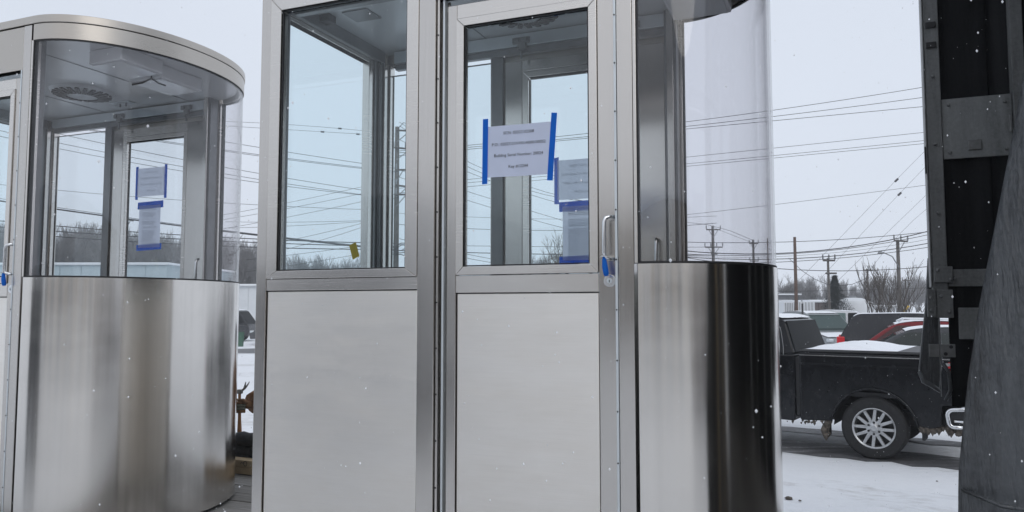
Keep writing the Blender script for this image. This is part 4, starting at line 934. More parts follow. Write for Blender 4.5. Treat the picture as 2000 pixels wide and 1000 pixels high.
# cab: lower body with doors, greenhouse with tumblehome
cabx0, cabx1 = -3.15, -0.985
fa = archpts(-3.73, 0.50, 0.46, -1, 1)
low = [(-4.72, 0.52), (-4.60, 0.45)] + fa + [(-1.0, 0.42), (-0.985, 1.34), (-3.05, 1.34), (-3.25, 1.27), (-4.35, 1.20, ), (-4.68, 1.10), (-4.76, 0.90)]
MB().prism(low, 'y', 0.015, WD - 0.015).build('cab_body', 'blackpaint', pk, bevel=0.03, seg=3, auto=True)
def taper(poly, y0, y1, inset, z_lo, z_hi):
    """polygon (x,z) with sides leaning in by inset from z_lo to z_hi"""
    m = MB(); n = len(poly)
    def ins(z): return inset * max(0, min(1, (z - z_lo) / (z_hi - z_lo)))
    vs = [(x, y0 + ins(z), z) for x, z in poly] + [(x, y1 - ins(z), z) for x, z in poly]
    m.add(vs, [tuple(range(n)), tuple(range(2 * n - 1, n - 1, -1))] + [(i, i + n, (i + 1) % n + n, (i + 1) % n) for i in range(n)]); return m
gh = smoothpoly([(-0.99, 1.335), (-1.15, 1.81, 0.08), (-1.35, 1.865, 0.2), (-2.55, 1.88, 0.4), (-3.05, 1.335)], 5)
taper(gh, 0.03, WD - 0.03, 0.17, 1.34, 1.87).build('cab_roof', 'blackpaint', pk, bevel=0.025, seg=3, auto=True)
def side_pane(name, poly, y_of, mat, par, t=0.004):
    m = MB(); vs = [(x, y_of(z) - t, z) for x, z in poly]; vs2 = [(x, y_of(z) + 0.004, z) for x, z in poly]; n = len(poly)
    m.add(vs + vs2, [tuple(range(n)), tuple(range(2 * n - 1, n - 1, -1))] + [(i, i + n, (i + 1) % n + n, (i + 1) % n) for i in range(n)])
    return m.build(name, mat, par)
yof = lambda z: 0.03 + 0.17 * max(0, min(1, (z - 1.34) / 0.53))
rear_q = smoothpoly([(-1.33, 1.40, 0.06), (-1.38, 1.74, 0.07), (-1.98, 1.76, 0.05), (-1.98, 1.40, 0.05)], 3)
side_pane('side_window', rear_q, yof, 'privacy', pk, 0.006)
fr_q = smoothpoly([(-2.08, 1.40, 0.04), (-2.08, 1.76, 0.05), (-2.50, 1.76, 0.08), (-2.86, 1.40, 0.05)], 3)
side_pane('side_window', fr_q, yof, 'privacy', pk, 0.006)
for qq in (rear_q,):
    MB().tube([(x, yof(z) - 0.007, z) for x, z in qq + qq[:1]], 0.006, 6).build('window_trim', 'galv', pk)
MB().tube([(x, yof(z) - 0.004, z) for x, z in smoothpoly([(-1.16, 0.50), (-1.14, 1.40, 0.1), (-1.22, 1.77, 0.12), (-1.5, 1.81)], 5)[1:]], 0.004, 6).build('door_gap', 'galv', pk)
rw = MB(); 
def rwx(z): return -0.99 - 0.17 * (z - 1.335) / 0.525 
rw.add([(rwx(1.36) + 0.008, 0.11, 1.36), (rwx(1.36) + 0.008, WD - 0.11, 1.36), (rwx(1.80) + 0.008, WD - 0.20, 1.80), (rwx(1.80) + 0.008, 0.20, 1.80)] + [(rwx(1.36) - 0.01, 0.11, 1.36), (rwx(1.36) - 0.01, WD - 0.11, 1.36), (rwx(1.80) - 0.01, WD - 0.20, 1.80), (rwx(1.80) - 0.01, 0.20, 1.80)],
       [(0, 1, 2, 3), (7, 6, 5, 4), (0, 4, 5, 1), (1, 5, 6, 2), (2, 6, 7, 3), (3, 7, 4, 0)])
rw.build('rear_window', 'privacy', pk)
ws = MB(); ws.add([(-2.63, 0.22, 1.80), (-2.63, WD - 0.22, 1.80), (-3.02, WD - 0.08, 1.38), (-3.02, 0.08, 1.38), (-2.61, 0.22, 1.80), (-2.61, WD - 0.22, 1.80), (-3.0, WD - 0.08, 1.38), (-3.0, 0.08, 1.38)], [(0, 1, 2, 3), (7, 6, 5, 4), (0, 4, 5, 1), (1, 5, 6, 2), (2, 6, 7, 3), (3, 7, 4, 0)]); ws.build('windshield', 'privacy', pk)
m = MB(); nn, mm = 16, 14; r2 = random.Random(4)
for j in range(mm + 1):
    for i in range(nn + 1):
        s, q = i / nn, j / mm; e = min(1, s / 0.08, (1 - s) / 0.08, q / 0.08, (1 - q) / 0.08)
        xx = lerp(-2.5, -1.20, s); m.v.append((xx, lerp(0.215, WD - 0.215, q), (1.875 - 0.04 * max(0, (xx + 1.45) / 0.25) ** 2) + 0.004 + 0.016 * e + r2.uniform(0, 0.005)))
m.f = [(j * (nn + 1) + i, j * (nn + 1) + i + 1, (j + 1) * (nn + 1) + i + 1, (j + 1) * (nn + 1) + i) for j in range(mm) for i in range(nn)]
m.build('roof_snow', 'softsnow', pk, smooth=True)
for xx in (-1.22, -2.25):
    MB().tube([(xx - 0.06, 0.012, 1.16), (xx - 0.05, -0.018, 1.165), (xx + 0.05, -0.018, 1.165), (xx + 0.06, 0.012, 1.16)], [0.014, 0.018, 0.018, 0.014], 8).build('door_handle', 'chrome', pk, smooth=True)
box('chassis', (-4.5, 1.05, 0.45, WD - 0.45, 0.42, 0.62), 'dark', pk, 0.01)
alloy_wheel(pk, 0, 0.15, 0.405, 0.28); alloy_wheel(pk, -3.73, 0.15, 0.405, 0.28)
alloy_wheel(pk, 0, WD - 0.15, 0.405, 0.28, False, 1); alloy_wheel(pk, -3.73, WD - 0.15, 0.405, 0.28, False, 1)
# wheel wells (dark liners) so the arches read deep
for cx_ in (0, -3.73):
    m = MB(); n = 14
    for i in range(n + 1):
        a = PI * i / n; m.v += [(cx_ + 0.51 * math.cos(a), 0.09 if cx_ == 0 else 0.06, 0.40 + 0.51 * math.sin(a)), (cx_ + 0.51 * math.cos(a), 0.55, 0.40 + 0.51 * math.sin(a))]
    m.f = [(2 * i, 2 * i + 2, 2 * i + 3, 2 * i + 1) for i in range(n)]; m.build('wheel_liner', 'tyre', pk)
    box('inner_fender', (cx_ - 0.5, cx_ + 0.5, 0.56, 0.57, 0.45, 0.86), 'tyre', pk, 0)
# frozen slush hanging on arches, rocker and flap
def stuff(o): return tag(o, kind='stuff')
def slush_lumps(pts, r, n, seed):
    r2 = random.Random(seed); m = MB()
    for i in range(n):
        t = r2.random() * (len(pts) - 1.001); a = int(t); p = Vector(pts[a]).lerp(Vector(pts[a + 1]), t - a)
        rr = r * r2.uniform(0.4, 1.2); c = p + Vector((r2.uniform(-.02, .02), r2.uniform(-.02, .03), r2.uniform(-.03, .01)))
        prof2 = [(0.001, rr * 1.0), (rr * 0.8, rr * 0.5), (rr, -rr * 0.1), (rr * 0.6, -rr * 0.9), (0.001, -rr * r2.uniform(1.0, 2.2))]
        m.lathe(prof2, 7, 'z', tuple(c))
    return m
stuff(slush_lumps([(0.50, 0.05, 0.62), (0.54, 0.05, 0.46), (0.66, 0.05, 0.45), (0.80, 0.06, 0.48)], 0.035, 60, 3).build('frozen_slush', 'mud', pk, smooth=True))
stuff(slush_lumps([(0.85, 0.03, 0.47), (1.12, 0.10, 0.46), (1.14, 0.8, 0.46)], 0.045, 40, 9).build('frozen_slush', 'mud', pk, smooth=True))
stuff(slush_lumps([(-0.56, 0.05, 0.50), (-0.62, 0.05, 0.36), (-0.60, 0.05, 0.26)], 0.038, 34, 5).build('frozen_slush', 'mud', pk, smooth=True))
stuff(slush_lumps([(-2.4, 0.03, 0.43), (-0.95, 0.03, 0.43), (-0.6, 0.03, 0.45)], 0.018, 40, 6).build('frozen_slush', 'mud', pk, smooth=True))
box('mud_flap', (-0.62, -0.58, 0.03, 0.28, 0.24, 0.52), 'tyre', pk, 0.01); box('mud_flap', (0.56, 0.60, 0.03, 0.28, 0.30, 0.52), 'tyre', pk, 0.01)
# wheel arch lip, body crease, sill seam and fuel door on the bed side
MB().tube([(x * 1.01, -0.004, z) for x, z in ar], 0.016, 8).build('arch_lip', 'blackpaint', pk, smooth=True)
MB().prism([(-0.90, 1.205), (0.98, 1.205), (0.98, 1.225), (-0.90, 1.232)], 'y', -0.014, 0.004).build('body_crease', 'blackpaint', pk, bevel=0.006)
MB().prism([(-0.90, 0.84), (-0.56, 0.83), (-0.56, 0.845), (-0.90, 0.855)], 'y', -0.012, 0.004).build('body_crease', 'blackpaint', pk, bevel=0.005)
MB().prism(smoothpoly([(-0.80, 0.96, 0.03), (-0.80, 1.12, 0.03), (-0.62, 1.12, 0.03), (-0.62, 0.96, 0.03)], 3), 'y', -0.006, 0.002).build('fuel_door', 'blackpaint', pk, bevel=0.002)
box('bed_gap', (-0.984, -0.932, 0.05, WD - 0.05, 0.5, 1.30), 'gasket', pk, 0)
# rear bumper with the corner step cut into it
bp_ = smoothpoly([(0.92, 0.47, 0.05), (1.13, 0.47, 0.09), (1.19, 0.60, 0.09), (1.17, 0.735, 0.05), (0.84, 0.735, 0.07), (0.82, 0.50, 0.07)], 4)
bumper = MB().prism([(x, z) for x, z in bp_], 'y', 0.03, WD - 0.03).build('rear_bumper', 'dark', pk, bevel=0.012, auto=True)
loop = smoothpoly([(0.875, 0.50, 0.06), (0.845, 0.71, 0.09), (1.19, 0.735, 0.02), (1.19, 0.50, 0.02)], 5)
MB().tube([(1.02, 0.0, 0.505)] + [(x, 0.0, z) for x, z in loop[:12]] + [(1.19, 0.0, 0.735)], 0.030, 8).build('bumper_trim', 'chrome', bumper, smooth=True)
MB().tube([(1.19, 0.0, 0.735), (1.205, 0.4, 0.74), (1.21, 1.0, 0.745), (1.205, WD - 0.4, 0.74), (1.19, WD - 0.02, 0.735)], 0.026, 8).build('bumper_trim', 'chrome', bumper, smooth=True)
MB().tube([(0.93, 0.0, 0.575), (1.18, 0.0, 0.575), (1.205, 0.5, 0.57), (1.205, WD - .5, 0.57)], 0.018, 8).build('bumper_trim', 'chrome', bumper, smooth=True)
for yy in (0.0, WD - 0.17): box('tail_light', (0.87 if yy == 0 else 0.97, 1.035, yy - 0.004 if yy == 0 else yy, yy + 0.17, 0.94, 1.31), 'redlens', pk, 0.02)
bd = MB().prism([(0.60, 1.265), (0.66, 1.295), (0.80, 1.285), (0.93, 1.295), (0.90, 1.27), (0.95, 1.26), (0.80, 1.245), (0.76, 1.23), (0.70, 1.255)], 'y', -0.008, -0.002).build('badge', 'chrome', pk)
MB().prism([(0.72, 1.265), (0.79, 1.278), (0.85, 1.265), (0.79, 1.252)], 'y', -0.0105, -0.0085).build('badge_centre', 'dark', bd)

# --- other parked cars (only their upper parts rise over the pickup)
def car(name, X, Y, rz, L, Wd, H, kind, paint, label, cat, snow=True, glassm='carglass', rails=False, lights=True):
    """local x: from front (0) to rear (L), y away"""
    t = thing(name, (X, Y, 0), rz, label, cat)
    bl = {'van': 1.02, 'suv': 1.02, 'sedan': 0.92, 'hatch': 0.98}[kind]
    wb0, wb1 = L * 0.19, L * 0.80; r = 0.34
    def arch(cx): return [(cx + 0.41 * math.cos(a), 0.32 + 0.41 * math.sin(a)) for a in [PI - PI * i / 10 for i in range(11)]]
    hood = bl - (0.06 if kind != 'van' else 0.02)
    body = [(0.02, 0.30)] + arch(wb0) + arch(wb1) + [(L - 0.08, 0.32), (L, 0.55), (L - 0.02, bl - 0.02), (L * 0.5, bl), (L * (0.27 if kind != 'van' else 0.2), hood), (0.25, hood - 0.18), (0.0, 0.62)]
    MB().prism(body, 'y', 0, Wd).build('body', paint, t, bevel=0.06, seg=3, auto=True)
    if kind == 'van': g = [(L * 0.16, bl - 0.02), (L * 0.36, H - 0.06, 0.35), (L * 0.55, H, 0.5), (L * 0.90, H - 0.03, 0.22), (L - 0.04, bl - 0.02)]
    elif kind == 'suv': g = [(L * 0.24, bl - 0.02), (L * 0.42, H - 0.06, 0.35), (L * 0.60, H, 0.6), (L * 0.86, H - 0.08, 0.25), (L - 0.10, bl - 0.02)]
    else: g = [(L * 0.24, bl - 0.02), (L * 0.44, H - 0.04, 0.4), (L * 0.58, H, 0.4), (L * 0.72, H - 0.06, 0.35), (L * 0.94, bl - 0.02)]
    gp = smoothpoly(g, 6)
    ins = 0.16
    cabm = taper(gp, 0.05, Wd - 0.05, ins, bl, H).build('cabin', paint, t, bevel=0.03, seg=2, auto=True)
    yo = lambda z: 0.05 + ins * max(0, min(1, (z - bl) / (H - bl)))
    # side glazing: follow the cabin outline, inset
    top = H - 0.12; wsx = lambda z: lerp(g[0][0], g[1][0], (z - bl) / (H - 0.06 - bl)); rex = lambda z: lerp(g[-1][0], g[-2][0], (z - bl) / (g[-2][1] - bl))
    cuts = [(wsx, 0.16), (None, L * 0.52), (None, L * 0.74), (rex, -0.10)]
    edges = [lambda z: wsx(z) + 0.14, lambda z: L * 0.50, lambda z: L * 0.52, lambda z: L * 0.735, lambda z: L * 0.755, lambda z: rex(z) - 0.12]
    for a, b_ in ((0, 1), (2, 3), (4, 5)):
        e0, e1 = edges[a], edges[b_]
        if e1(bl + 0.05) - e0(bl + 0.05) < 0.12: continue
        q = [(e0(bl + 0.05), bl + 0.05), (max(e0(top), e0(bl + .05)), top), (max(e1(top), e0(top) + 0.02), top), (e1(bl + 0.05), bl + 0.05)]
        side_pane('side_window', smoothpoly([(x, z, 0.05) for x, z in q], 3), yo, glassm if a < 4 else 'privacy', t, 0.005)
    # windscreen and rear window as slabs on the cabin ends
    for fx, sgn, nm in ((wsx, -1, 'windshield'), (rex, 1, 'rear_window')):
        z0, z1 = bl + 0.04, H - 0.16
        vs = [(fx(z0) + sgn * 0.012, 0.12, z0), (fx(z0) + sgn * 0.012, Wd - 0.12, z0), (fx(z1) + sgn * 0.012, Wd - 0.24, z1), (fx(z1) + sgn * 0.012, 0.24, z1)]
        vs += [(x - sgn * 0.03, y, z) for x, y, z in vs]
        MB().add(vs, [(0, 1, 2, 3), (7, 6, 5, 4), (0, 4, 5, 1), (1, 5, 6, 2), (2, 6, 7, 3), (3, 7, 4, 0)]).build(nm, glassm if nm == 'windshield' else 'privacy', t)
    for wx in (wb0, wb1):
        alloy_wheel(t, wx, 0.12, r, 0.21, False); alloy_wheel(t, wx, Wd - 0.12, r, 0.21, False, 1)
    for yy in (0.01, Wd - 0.17):
        if lights: box('tail_light', (L - 0.22, L + 0.004, yy - 0.02, yy + 0.16 + (0.02 if yy > 1 else 0), bl - 0.22, bl + 0.10), 'redlens', t, 0.03)
        box('headlight', (0.02, 0.26, yy - 0.004, yy + 0.2, 0.64, 0.76), 'alu', t, 0.03)
        sgn = -1 if yy < 1 else 1
        box('mirror', (L * 0.30, L * 0.30 + 0.1, yy - 0.17 if sgn < 0 else yy + 0.17, yy - 0.01 if sgn < 0 else yy + 0.33, bl + 0.02, bl + 0.17), paint, t, 0.03)
    if rails:
        for yy in (0.24, Wd - 0.24):
            MB().tube([(L * 0.44, yy, H - 0.03), (L * 0.47, yy, H + 0.035), (L * 0.80, yy, H + 0.02), (L * 0.84, yy, H - 0.06)], 0.018, 6).build('roof_rail', 'softsnow' if snow else 'galv', t, smooth=True)
    if snow:
        # thin snow lying on roof and bonnet
        tops = [p for p in gp if p[1] > H - 0.13]
        m = MB(); r2 = random.Random(name + label)
        for x, z in tops:
            for k_ in range(9):
                q = k_ / 8; e = min(1, q / 0.12, (1 - q) / 0.12)
                m.v.append((x, lerp(0.05 + ins, Wd - 0.05 - ins, q), z + 0.004 + 0.022 * e + r2.uniform(0, 0.008)))
        m.f = [(i * 9 + k_, i * 9 + k_ + 1, (i + 1) * 9 + k_ + 1, (i + 1) * 9 + k_) for i in range(len(tops) - 1) for k_ in range(8)]
        m.build('roof_snow', 'softsnow', t, smooth=True)
        m = MB(); nn = 8
        for i in range(nn + 1):
            for k_ in range(9):
                x = lerp(0.28, L * (0.24 if kind != 'van' else 0.17), i / nn); q = k_ / 8
                m.v.append((x, lerp(0.08, Wd - 0.08, q), lerp(hood - 0.16, hood, i / nn) + 0.022 + r2.uniform(0, 0.01)))
        m.f = [(i * 9 + k_, i * 9 + k_ + 1, (i + 1) * 9 + k_ + 1, (i + 1) * 9 + k_) for i in range(nn) for k_ in range(8)]
        m.build('hood_snow', 'softsnow', t, smooth=True)
    return t
FAR = {}
def carpos(px, Y, off): p = at(px, 650, Y); return p.x, p.y
crz = math.atan2(-0.42, 0.91)
# grey crossover, front to the left, side to us
x, y = carpos(1562, 15.6, 0); car('grey_crossover', x, y, crz, 4.5, 1.82, 1.63, 'suv', 'greypaint', 'dark grey crossover with teal side glass right behind the pickup bed', 'car')
x, y = carpos(1572, 18.6, 0); car('red_crossover', x, y, crz, 4.6, 1.84, 1.70, 'suv', 'redpaint', 'red car with snowy roof rails between the grey crossover and the minivan', 'car', rails=True)
# dark minivan, tail to the left
x, y = carpos(1634, 23.5, 0)
vrz = crz + PI
dx, dy = math.cos(crz), math.sin(crz)
car('minivan', x + dx * 5.0 - dy * 1.95, y + dy * 5.0 + dx * 1.95, vrz, 5.0, 1.95, 1.83, 'van', 'vanpaint', 'dark grey minivan with a red tail light showing above the pickup', 'minivan', glassm='privacy')
x, y = carpos(1662, 31, 0); car('silver_utility', x + 0.9, y, R(100), 4.8, 1.9, 1.86, 'suv', 'silverpaint', 'silver utility vehicle facing the camera behind the minivan', 'car')
x, y = carpos(1500, 34, 0); car('white_hatchback', x, y, crz, 4.3, 1.8, 1.90, 'suv', 'whitepaint', 'snow covered white car seen over the pickup cab roof', 'car')
x, y = carpos(1700, 30, 0); car('red_sedan', x, y, crz, 4.6, 1.8, 1.90, 'suv', 'redpaint', 'red car roof just showing behind the minivan by the tarp', 'car')
# in the gap on the left
x, y = carpos(455, 46, 0); car('dark_utility', at(487, 600, 46).x - 4.9, y, R(0), 4.9, 1.95, 1.95, 'suv', 'vanpaint', 'dark utility vehicle parked far off between the booths', 'car', glassm='privacy', lights=False)
x, y = carpos(478, 42, 0); car('jeep', x + 0.25, y, R(5), 4.0, 1.75, 1.80, 'suv', 'greypaint', 'small snow topped car at the far end of the gap between the booths', 'car')
bn = thing('green_bin', at(471, 640, 40).xy.to_3d(), 0, 'small green bin on the snow far between the booths', 'bin')
m = MB(); m.add([(-.25, -.25, 0), (.25, -.25, 0), (.25, .25, 0), (-.25, .25, 0), (-.32, -.32, 1.0), (.32, -.32, 1.0), (.32, .32, 1.0), (-.32, .32, 1.0)], [(3, 2, 1, 0), (4, 5, 6, 7), (0, 1, 5, 4), (1, 2, 6, 5), (2, 3, 7, 6), (3, 0, 4, 7)]); m.build('bin_body', 'greenbin', bn, bevel=0.02)
bn.scale = (0.42, 0.42, 0.75)
box('bin_lid', (-.35, .35, -.35, .36, 1.003, 1.07), 'dark', bn, 0.02)

# ------------------------------------------------------------------ buildings
def shed(name, pxl, pxr, py_top_l, Y, depth, wall, label, rot=0.0, roofsnow=True, panels=0, h=None):
    a, b_ = at(pxl, 600, Y), at(pxr, 600, Y); top = at(pxl, py_top_l, Y).z if h is None else h
    t = thing(name, (a.x, Y, 0), rot, label, 'building'); w = (b_.x - a.x) / math.cos(rot)
    box('wall', (0, w, 0, depth, 0, top), wall, t, 0.02)
    rf = box('roof', (-0.15, w + 0.15, -0.15, depth + 0.15, top + 0.003, top + 0.16), 'softsnow' if roofsnow else 'greywall', t, 0.04)
    box('gutter', (-0.1, w + 0.1, -0.24, -0.152, top - 0.02, top + 0.10), 'whitewall', rf, 0.02)
    n = panels
    for i in range(n):
        box('siding_panel', (w * i / n + 0.03, w * (i + 1) / n - 0.03, -0.04, -0.003, 0.05, top - 0.05), wall, t, 0.01)
    return t, w, top
shed('pale_blue_warehouse', -260, 330, 518, 52, 12, 'palewall', 'long low pale blue building below the bare wood at the left', -0.02, True, 14)
shed('white_shed', 330, 640, 559, 56, 10, 'whitewall', 'white building with a snowy roof edge beyond the gap between the booths', 0, True, 8)
t, w, top = shed('dark_building', 1380, 1562, 576, 62, 14, 'greywall', 'dark grey building with flat roof left of the plain pole', 0, False, 8)
for i in range(4): 
    wn_ = box('window', (w * (0.12 + 0.22 * i), w * (0.12 + 0.22 * i) + 1.0, -0.06, -0.042, 1.4, 2.6), 'privacy', t, 0.005); box('frame', (w * (0.12 + 0.22 * i) - 0.06, w * (0.12 + 0.22 * i) + 1.06, -0.0415, -0.0405, 1.34, 2.66), 'whitewall', wn_, 0)
def trailer_box(pxl, pxr, pyt, Y, label):
    a, b_ = at(pxl, 600, Y), at(pxr, 600, Y); top = at(pxl, pyt, Y).z
    t = thing('box_trailer', (a.x, Y, 0), 0, label, 'trailer', 'white box trailers by the dark building'); w = b_.x - a.x
    box('box_body', (0, w, 0, 2.4, 0.95, top), 'whitewall', t, 0.03); box('box_floor', (0, w, 0.1, 2.3, 0.80, 0.947), 'dark', t)
    for i in range(1, 6): box('box_rib', (w * i / 6 - 0.02, w * i / 6 + 0.02, -0.012, -0.001, 1.0, top - 0.05), 'galv', t, 0)
    for q in (0.15, 0.3): wheel_simple(t, w * q, 0.2, 0.45, 0.26); wheel_simple(t, w * q, 2.2, 0.45, 0.26, 1)
    box('landing_leg', (w * 0.85, w * 0.85 + 0.1, 0.3, 0.4, 0, 0.8), 'galv', t); return t
trailer_box(1531, 1551, 590, 48, 'white box trailer left of the plain brown pole')
trailer_box(1556, 1592, 589, 48, 'white box trailer right of the plain brown pole')
shed('brown_shed', 1584, 1625, 590, 54, 8, 'brownwall', 'brown shed beside the spruce', 0, True, 3)
shed('far_house', 1680, 1700, 594, 58, 8, 'brownwall', 'small brown house right of the white tank', 0, True, 3)
shed('low_grey_shed', 1700, 1760, 600, 60, 8, 'whitewall', 'low pale shed behind the bare pear tree', 0, True, 5)
p = at(1666, 600, 46); tk = thing('white_tank', (p.x, p.y, 0), 0, 'rounded white tank between the spruce and the bare tree', 'tank')
MB().lathe([(0.001, 2.62), (0.5, 2.58), (0.95, 2.40), (1.08, 2.2), (1.08, 0.05), (0.001, 0.05)], 28, 'z').build('tank_shell', 'whitewall', tk, auto=True)
MB().lathe([(0.001, 2.72), (0.18, 2.71), (0.2, 2.6), (0.2, 2.5)], 16, 'z').build('tank_hatch', 'galv', tk, auto=True)
for zz in (0.8, 1.5): MB().lathe([(1.085, zz), (1.10, zz + 0.02), (1.085, zz + 0.05)], 28, 'z').build('tank_band', 'galv', tk)

# unseen set added behind the photographer, only for steel and glass to reflect
wh = thing('backdrop', (-34, -44, 0), 0, 'long tan warehouse with dock doors added out of view to be reflected', 'building')
box('wall', (0, 70, 0, 14, 0, 7), 'tanwall', wh, 0.02); box('roof', (-0.3, 70.3, -0.3, 14.3, 7.003, 7.25), 'softsnow', wh, 0.05)
for i in range(9):
    dd = box('dock_door', (4 + i * 7.2, 7.2 + i * 7.2, 14.001, 14.06, 0.9, 4.2), 'greywall', wh, 0.01); box('dock_seal', (3.7 + i * 7.2, 3.98 + i * 7.2, 14.001, 14.4, 0.8, 4.4), 'dark', dd, 0.02)
bt = thing('backdrop_truck', (-9.5, -7.5, 0), R(62), 'white box truck added out of view behind left to be reflected', 'truck')
box('cargo_box', (0, 6.2, 0, 2.4, 1.0, 3.7), 'whitewall', bt, 0.03); box('cab', (6.3, 8.0, 0.1, 2.3, 0.6, 2.5), 'greypaint', bt, 0.15); box('chassis', (0.2, 7.8, 0.5, 1.9, 0.55, 0.95), 'dark', bt)
box('windshield', (7.96, 8.01, 0.3, 2.1, 1.6, 2.3), 'privacy', bt, 0.01)
for wx in (1.3, 7.0): wheel_simple(bt, wx, 0.2, 0.45, 0.28); wheel_simple(bt, wx, 2.2, 0.45, 0.28, 1)
bs = thing('backdrop_container', (5.5, -9.0, 0), R(15), 'rust brown shipping container added out of view to be reflected', 'container')
box('container_shell', (0, 6.0, 0, 2.4, 0.1, 2.6), 'brownwall', bs, 0.02)
for i in range(24): box('container_rib', (0.1 + i * 0.245, 0.22 + i * 0.245, 2.401, 2.44, 0.2, 2.5), 'brownwall', bs, 0.01)
# ------------------------------------------------------------------ trees
def bare_tree_mesh(seed, h, spread, stems=1, up=0.55, depth=5, twig=0.010, split=(2, 4), trunk_r=None, ratio=0.72):
    """returns (trunk MB, crown MB): recursive limbs, thin 3 sided twigs"""
    r2 = random.Random(seed); tm, cm = MB(), MB(); cnt = [0]
    tr_ = trunk_r or h * 0.018
    def grow(p, d, L, rad, lv):
        n = 3 if lv < 3 else 2; pts = [p]; q = p.copy(); dd = d.copy()
        for i in range(n):
            dd = (dd + Vector((r2.uniform(-1, 1), r2.uniform(-1, 1), r2.uniform(-0.6, 1) * 0.6)) * 0.17 + Vector((0, 0, 0.05 * up))).normalized()
            q = q + dd * (L / n); pts.append(q.copy())
        r_end = max(twig * 0.6, rad * 0.62)
        rr = [rad + (r_end - rad) * i / n for i in range(n + 1)]
        (tm if lv <= 1 else cm).tube(pts, rr, 7 if lv <= 1 else (4 if lv == 2 else 3), cap=False)
        if lv >= depth: return
        for k_ in range(r2.randint(*split)):
            t = r2.uniform(0.35, 1.0) if lv > 0 else r2.uniform(0.45, 1.0); i = min(n - 1, int(t * n)); base = pts[i].lerp(pts[i + 1], t * n - i)
            side = Vector((r2.uniform(-1, 1), r2.uniform(-1, 1), 0)); side = side.normalized() if side.length > 0.01 else Vector((1, 0, 0))
            nd = (dd * up + side * spread * r2.uniform(0.6, 1.2) + Vector((0, 0, r2.uniform(0.0, 0.5)))).normalized()
            grow(base, nd, L * ratio * r2.uniform(0.75, 1.12), max(twig, rr[i] * 0.58), lv + 1)
        grow(pts[-1], (dd + Vector((r2.uniform(-.3, .3), r2.uniform(-.3, .3), 0.1))).normalized(), L * ratio, r_end, lv + 1)
    for s_ in range(stems):
        a = 2 * PI * s_ / max(1, stems) + r2.uniform(-.4, .4)
        d = Vector((math.cos(a) * (0.35 if stems > 1 else 0.03), math.sin(a) * (0.35 if stems > 1 else 0.03), 1)).normalized()
        grow(Vector((math.cos(a) * 0.05 * (stems > 1), math.sin(a) * 0.05 * (stems > 1), -0.05)), d, h * (0.36 if stems == 1 else 0.30), tr_ * (1 if stems == 1 else 0.7), 0)
    top = max(p[2] for p in cm.v); k_ = h / top
    for q in (tm, cm): q.v = [(x * k_, y * k_, z * k_) for x, y, z in q.v]
    return tm, cm
TREES = []
specs = [(1, 9.0, 0.55, 1, 0.9, 5), (2, 9.5, 0.45, 1, 1.1, 5), (3, 8.5, 0.62, 1, 0.8, 5), (4, 9.0, 0.5, 2, 1.0, 5), (5, 8.0, 0.75, 1, 0.7, 5)]
for (sd_, h_, sp_, st_, up_, dp_) in specs:
    tm, cm = bare_tree_mesh(sd_, h_, sp_, st_, up_, dp_, twig=0.015, split=(3, 4))
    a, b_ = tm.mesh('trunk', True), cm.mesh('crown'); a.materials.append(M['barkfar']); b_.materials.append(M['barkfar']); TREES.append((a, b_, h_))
def place_tree(kind, x, y, h, rz, label, group, name='bare_tree'):
    a, b_, h0 = TREES[kind]; t = thing(name, (x, y, 0), rz, label, 'tree', group); s_ = h / h0; t.scale = (s_, s_, s_)
    for nm, me in (('trunk', a), ('crown', b_)):
        o = bpy.data.objects.new(nm, me); C.objects.link(o); o.parent = t
r3 = random.Random(21)
# the wood on the left (dense), thinning to the middle
for i in range(80):
    px = -120 + 640 * (i + r3.uniform(-.4, .4)) / 80; Y = r3.uniform(64, 86)
    pt = 432 + 0.07 * max(0, px) + r3.uniform(-14, 22); p = at(px, pt, Y)
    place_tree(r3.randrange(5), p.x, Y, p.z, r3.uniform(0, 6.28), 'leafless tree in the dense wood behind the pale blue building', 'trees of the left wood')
for i in range(16):
    px = 530 + 190 * (i + r3.uniform(-.4, .4)) / 16; Y = r3.uniform(66, 84); p = at(px, 500 + r3.uniform(-14, 12), Y)
    place_tree(r3.randrange(5), p.x, Y, p.z, r3.uniform(0, 6.28), 'low leafless tree at the foot of the near booth end window', 'trees behind the near booth window')
for i in range(40):
    px = 1520 + 320 * (i + r3.uniform(-.4, .4)) / 40; Y = r3.uniform(84, 120); p = at(px, 550 + r3.uniform(-16, 12) - (8 if px > 1770 else 0), Y)
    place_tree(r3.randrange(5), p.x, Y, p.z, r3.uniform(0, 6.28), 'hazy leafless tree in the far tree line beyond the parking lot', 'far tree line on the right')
for px, py, Y, k_, lab in ((1540, 532, 66, 2, 'rounded leafless tree just right of the curved glass end'), (1580, 540, 68, 4, 'wide leafless tree behind the plain brown pole'), (1655, 548, 74, 0, 'leafless tree rising right behind the spruce')):
    p = at(px, py, Y); place_tree(k_, p.x, Y, p.z, px * 0.7, lab, None)
def single_tree(name, px, py_top, Y, seed, spread, stems, up, label, depth=5, twig=0.012, mat='bark', split=(2, 4), ratio=0.72, trunk_r=None):
    p = at(px, py_top, Y); tm, cm = bare_tree_mesh(seed, p.z, spread, stems, up, depth, twig, split, trunk_r, ratio)
    t = thing(name, (p.x, Y, 0), 0, label, 'tree'); tm.build('trunk', mat, t, smooth=True); cm.build('crown', mat, t)
single_tree('birch_tree', 1078, 440, 46, 33, 0.62, 1, 0.75, 'fine twigged leafless birch seen through the near booth door', 6, 0.010, split=(2, 3))
single_tree('pear_tree', 1722, 500, 27, 14, 0.50, 4, 1.1, 'bare upright many stemmed tree standing behind the minivan', 4, 0.007, split=(2, 3), trunk_r=0.055, ratio=0.70)
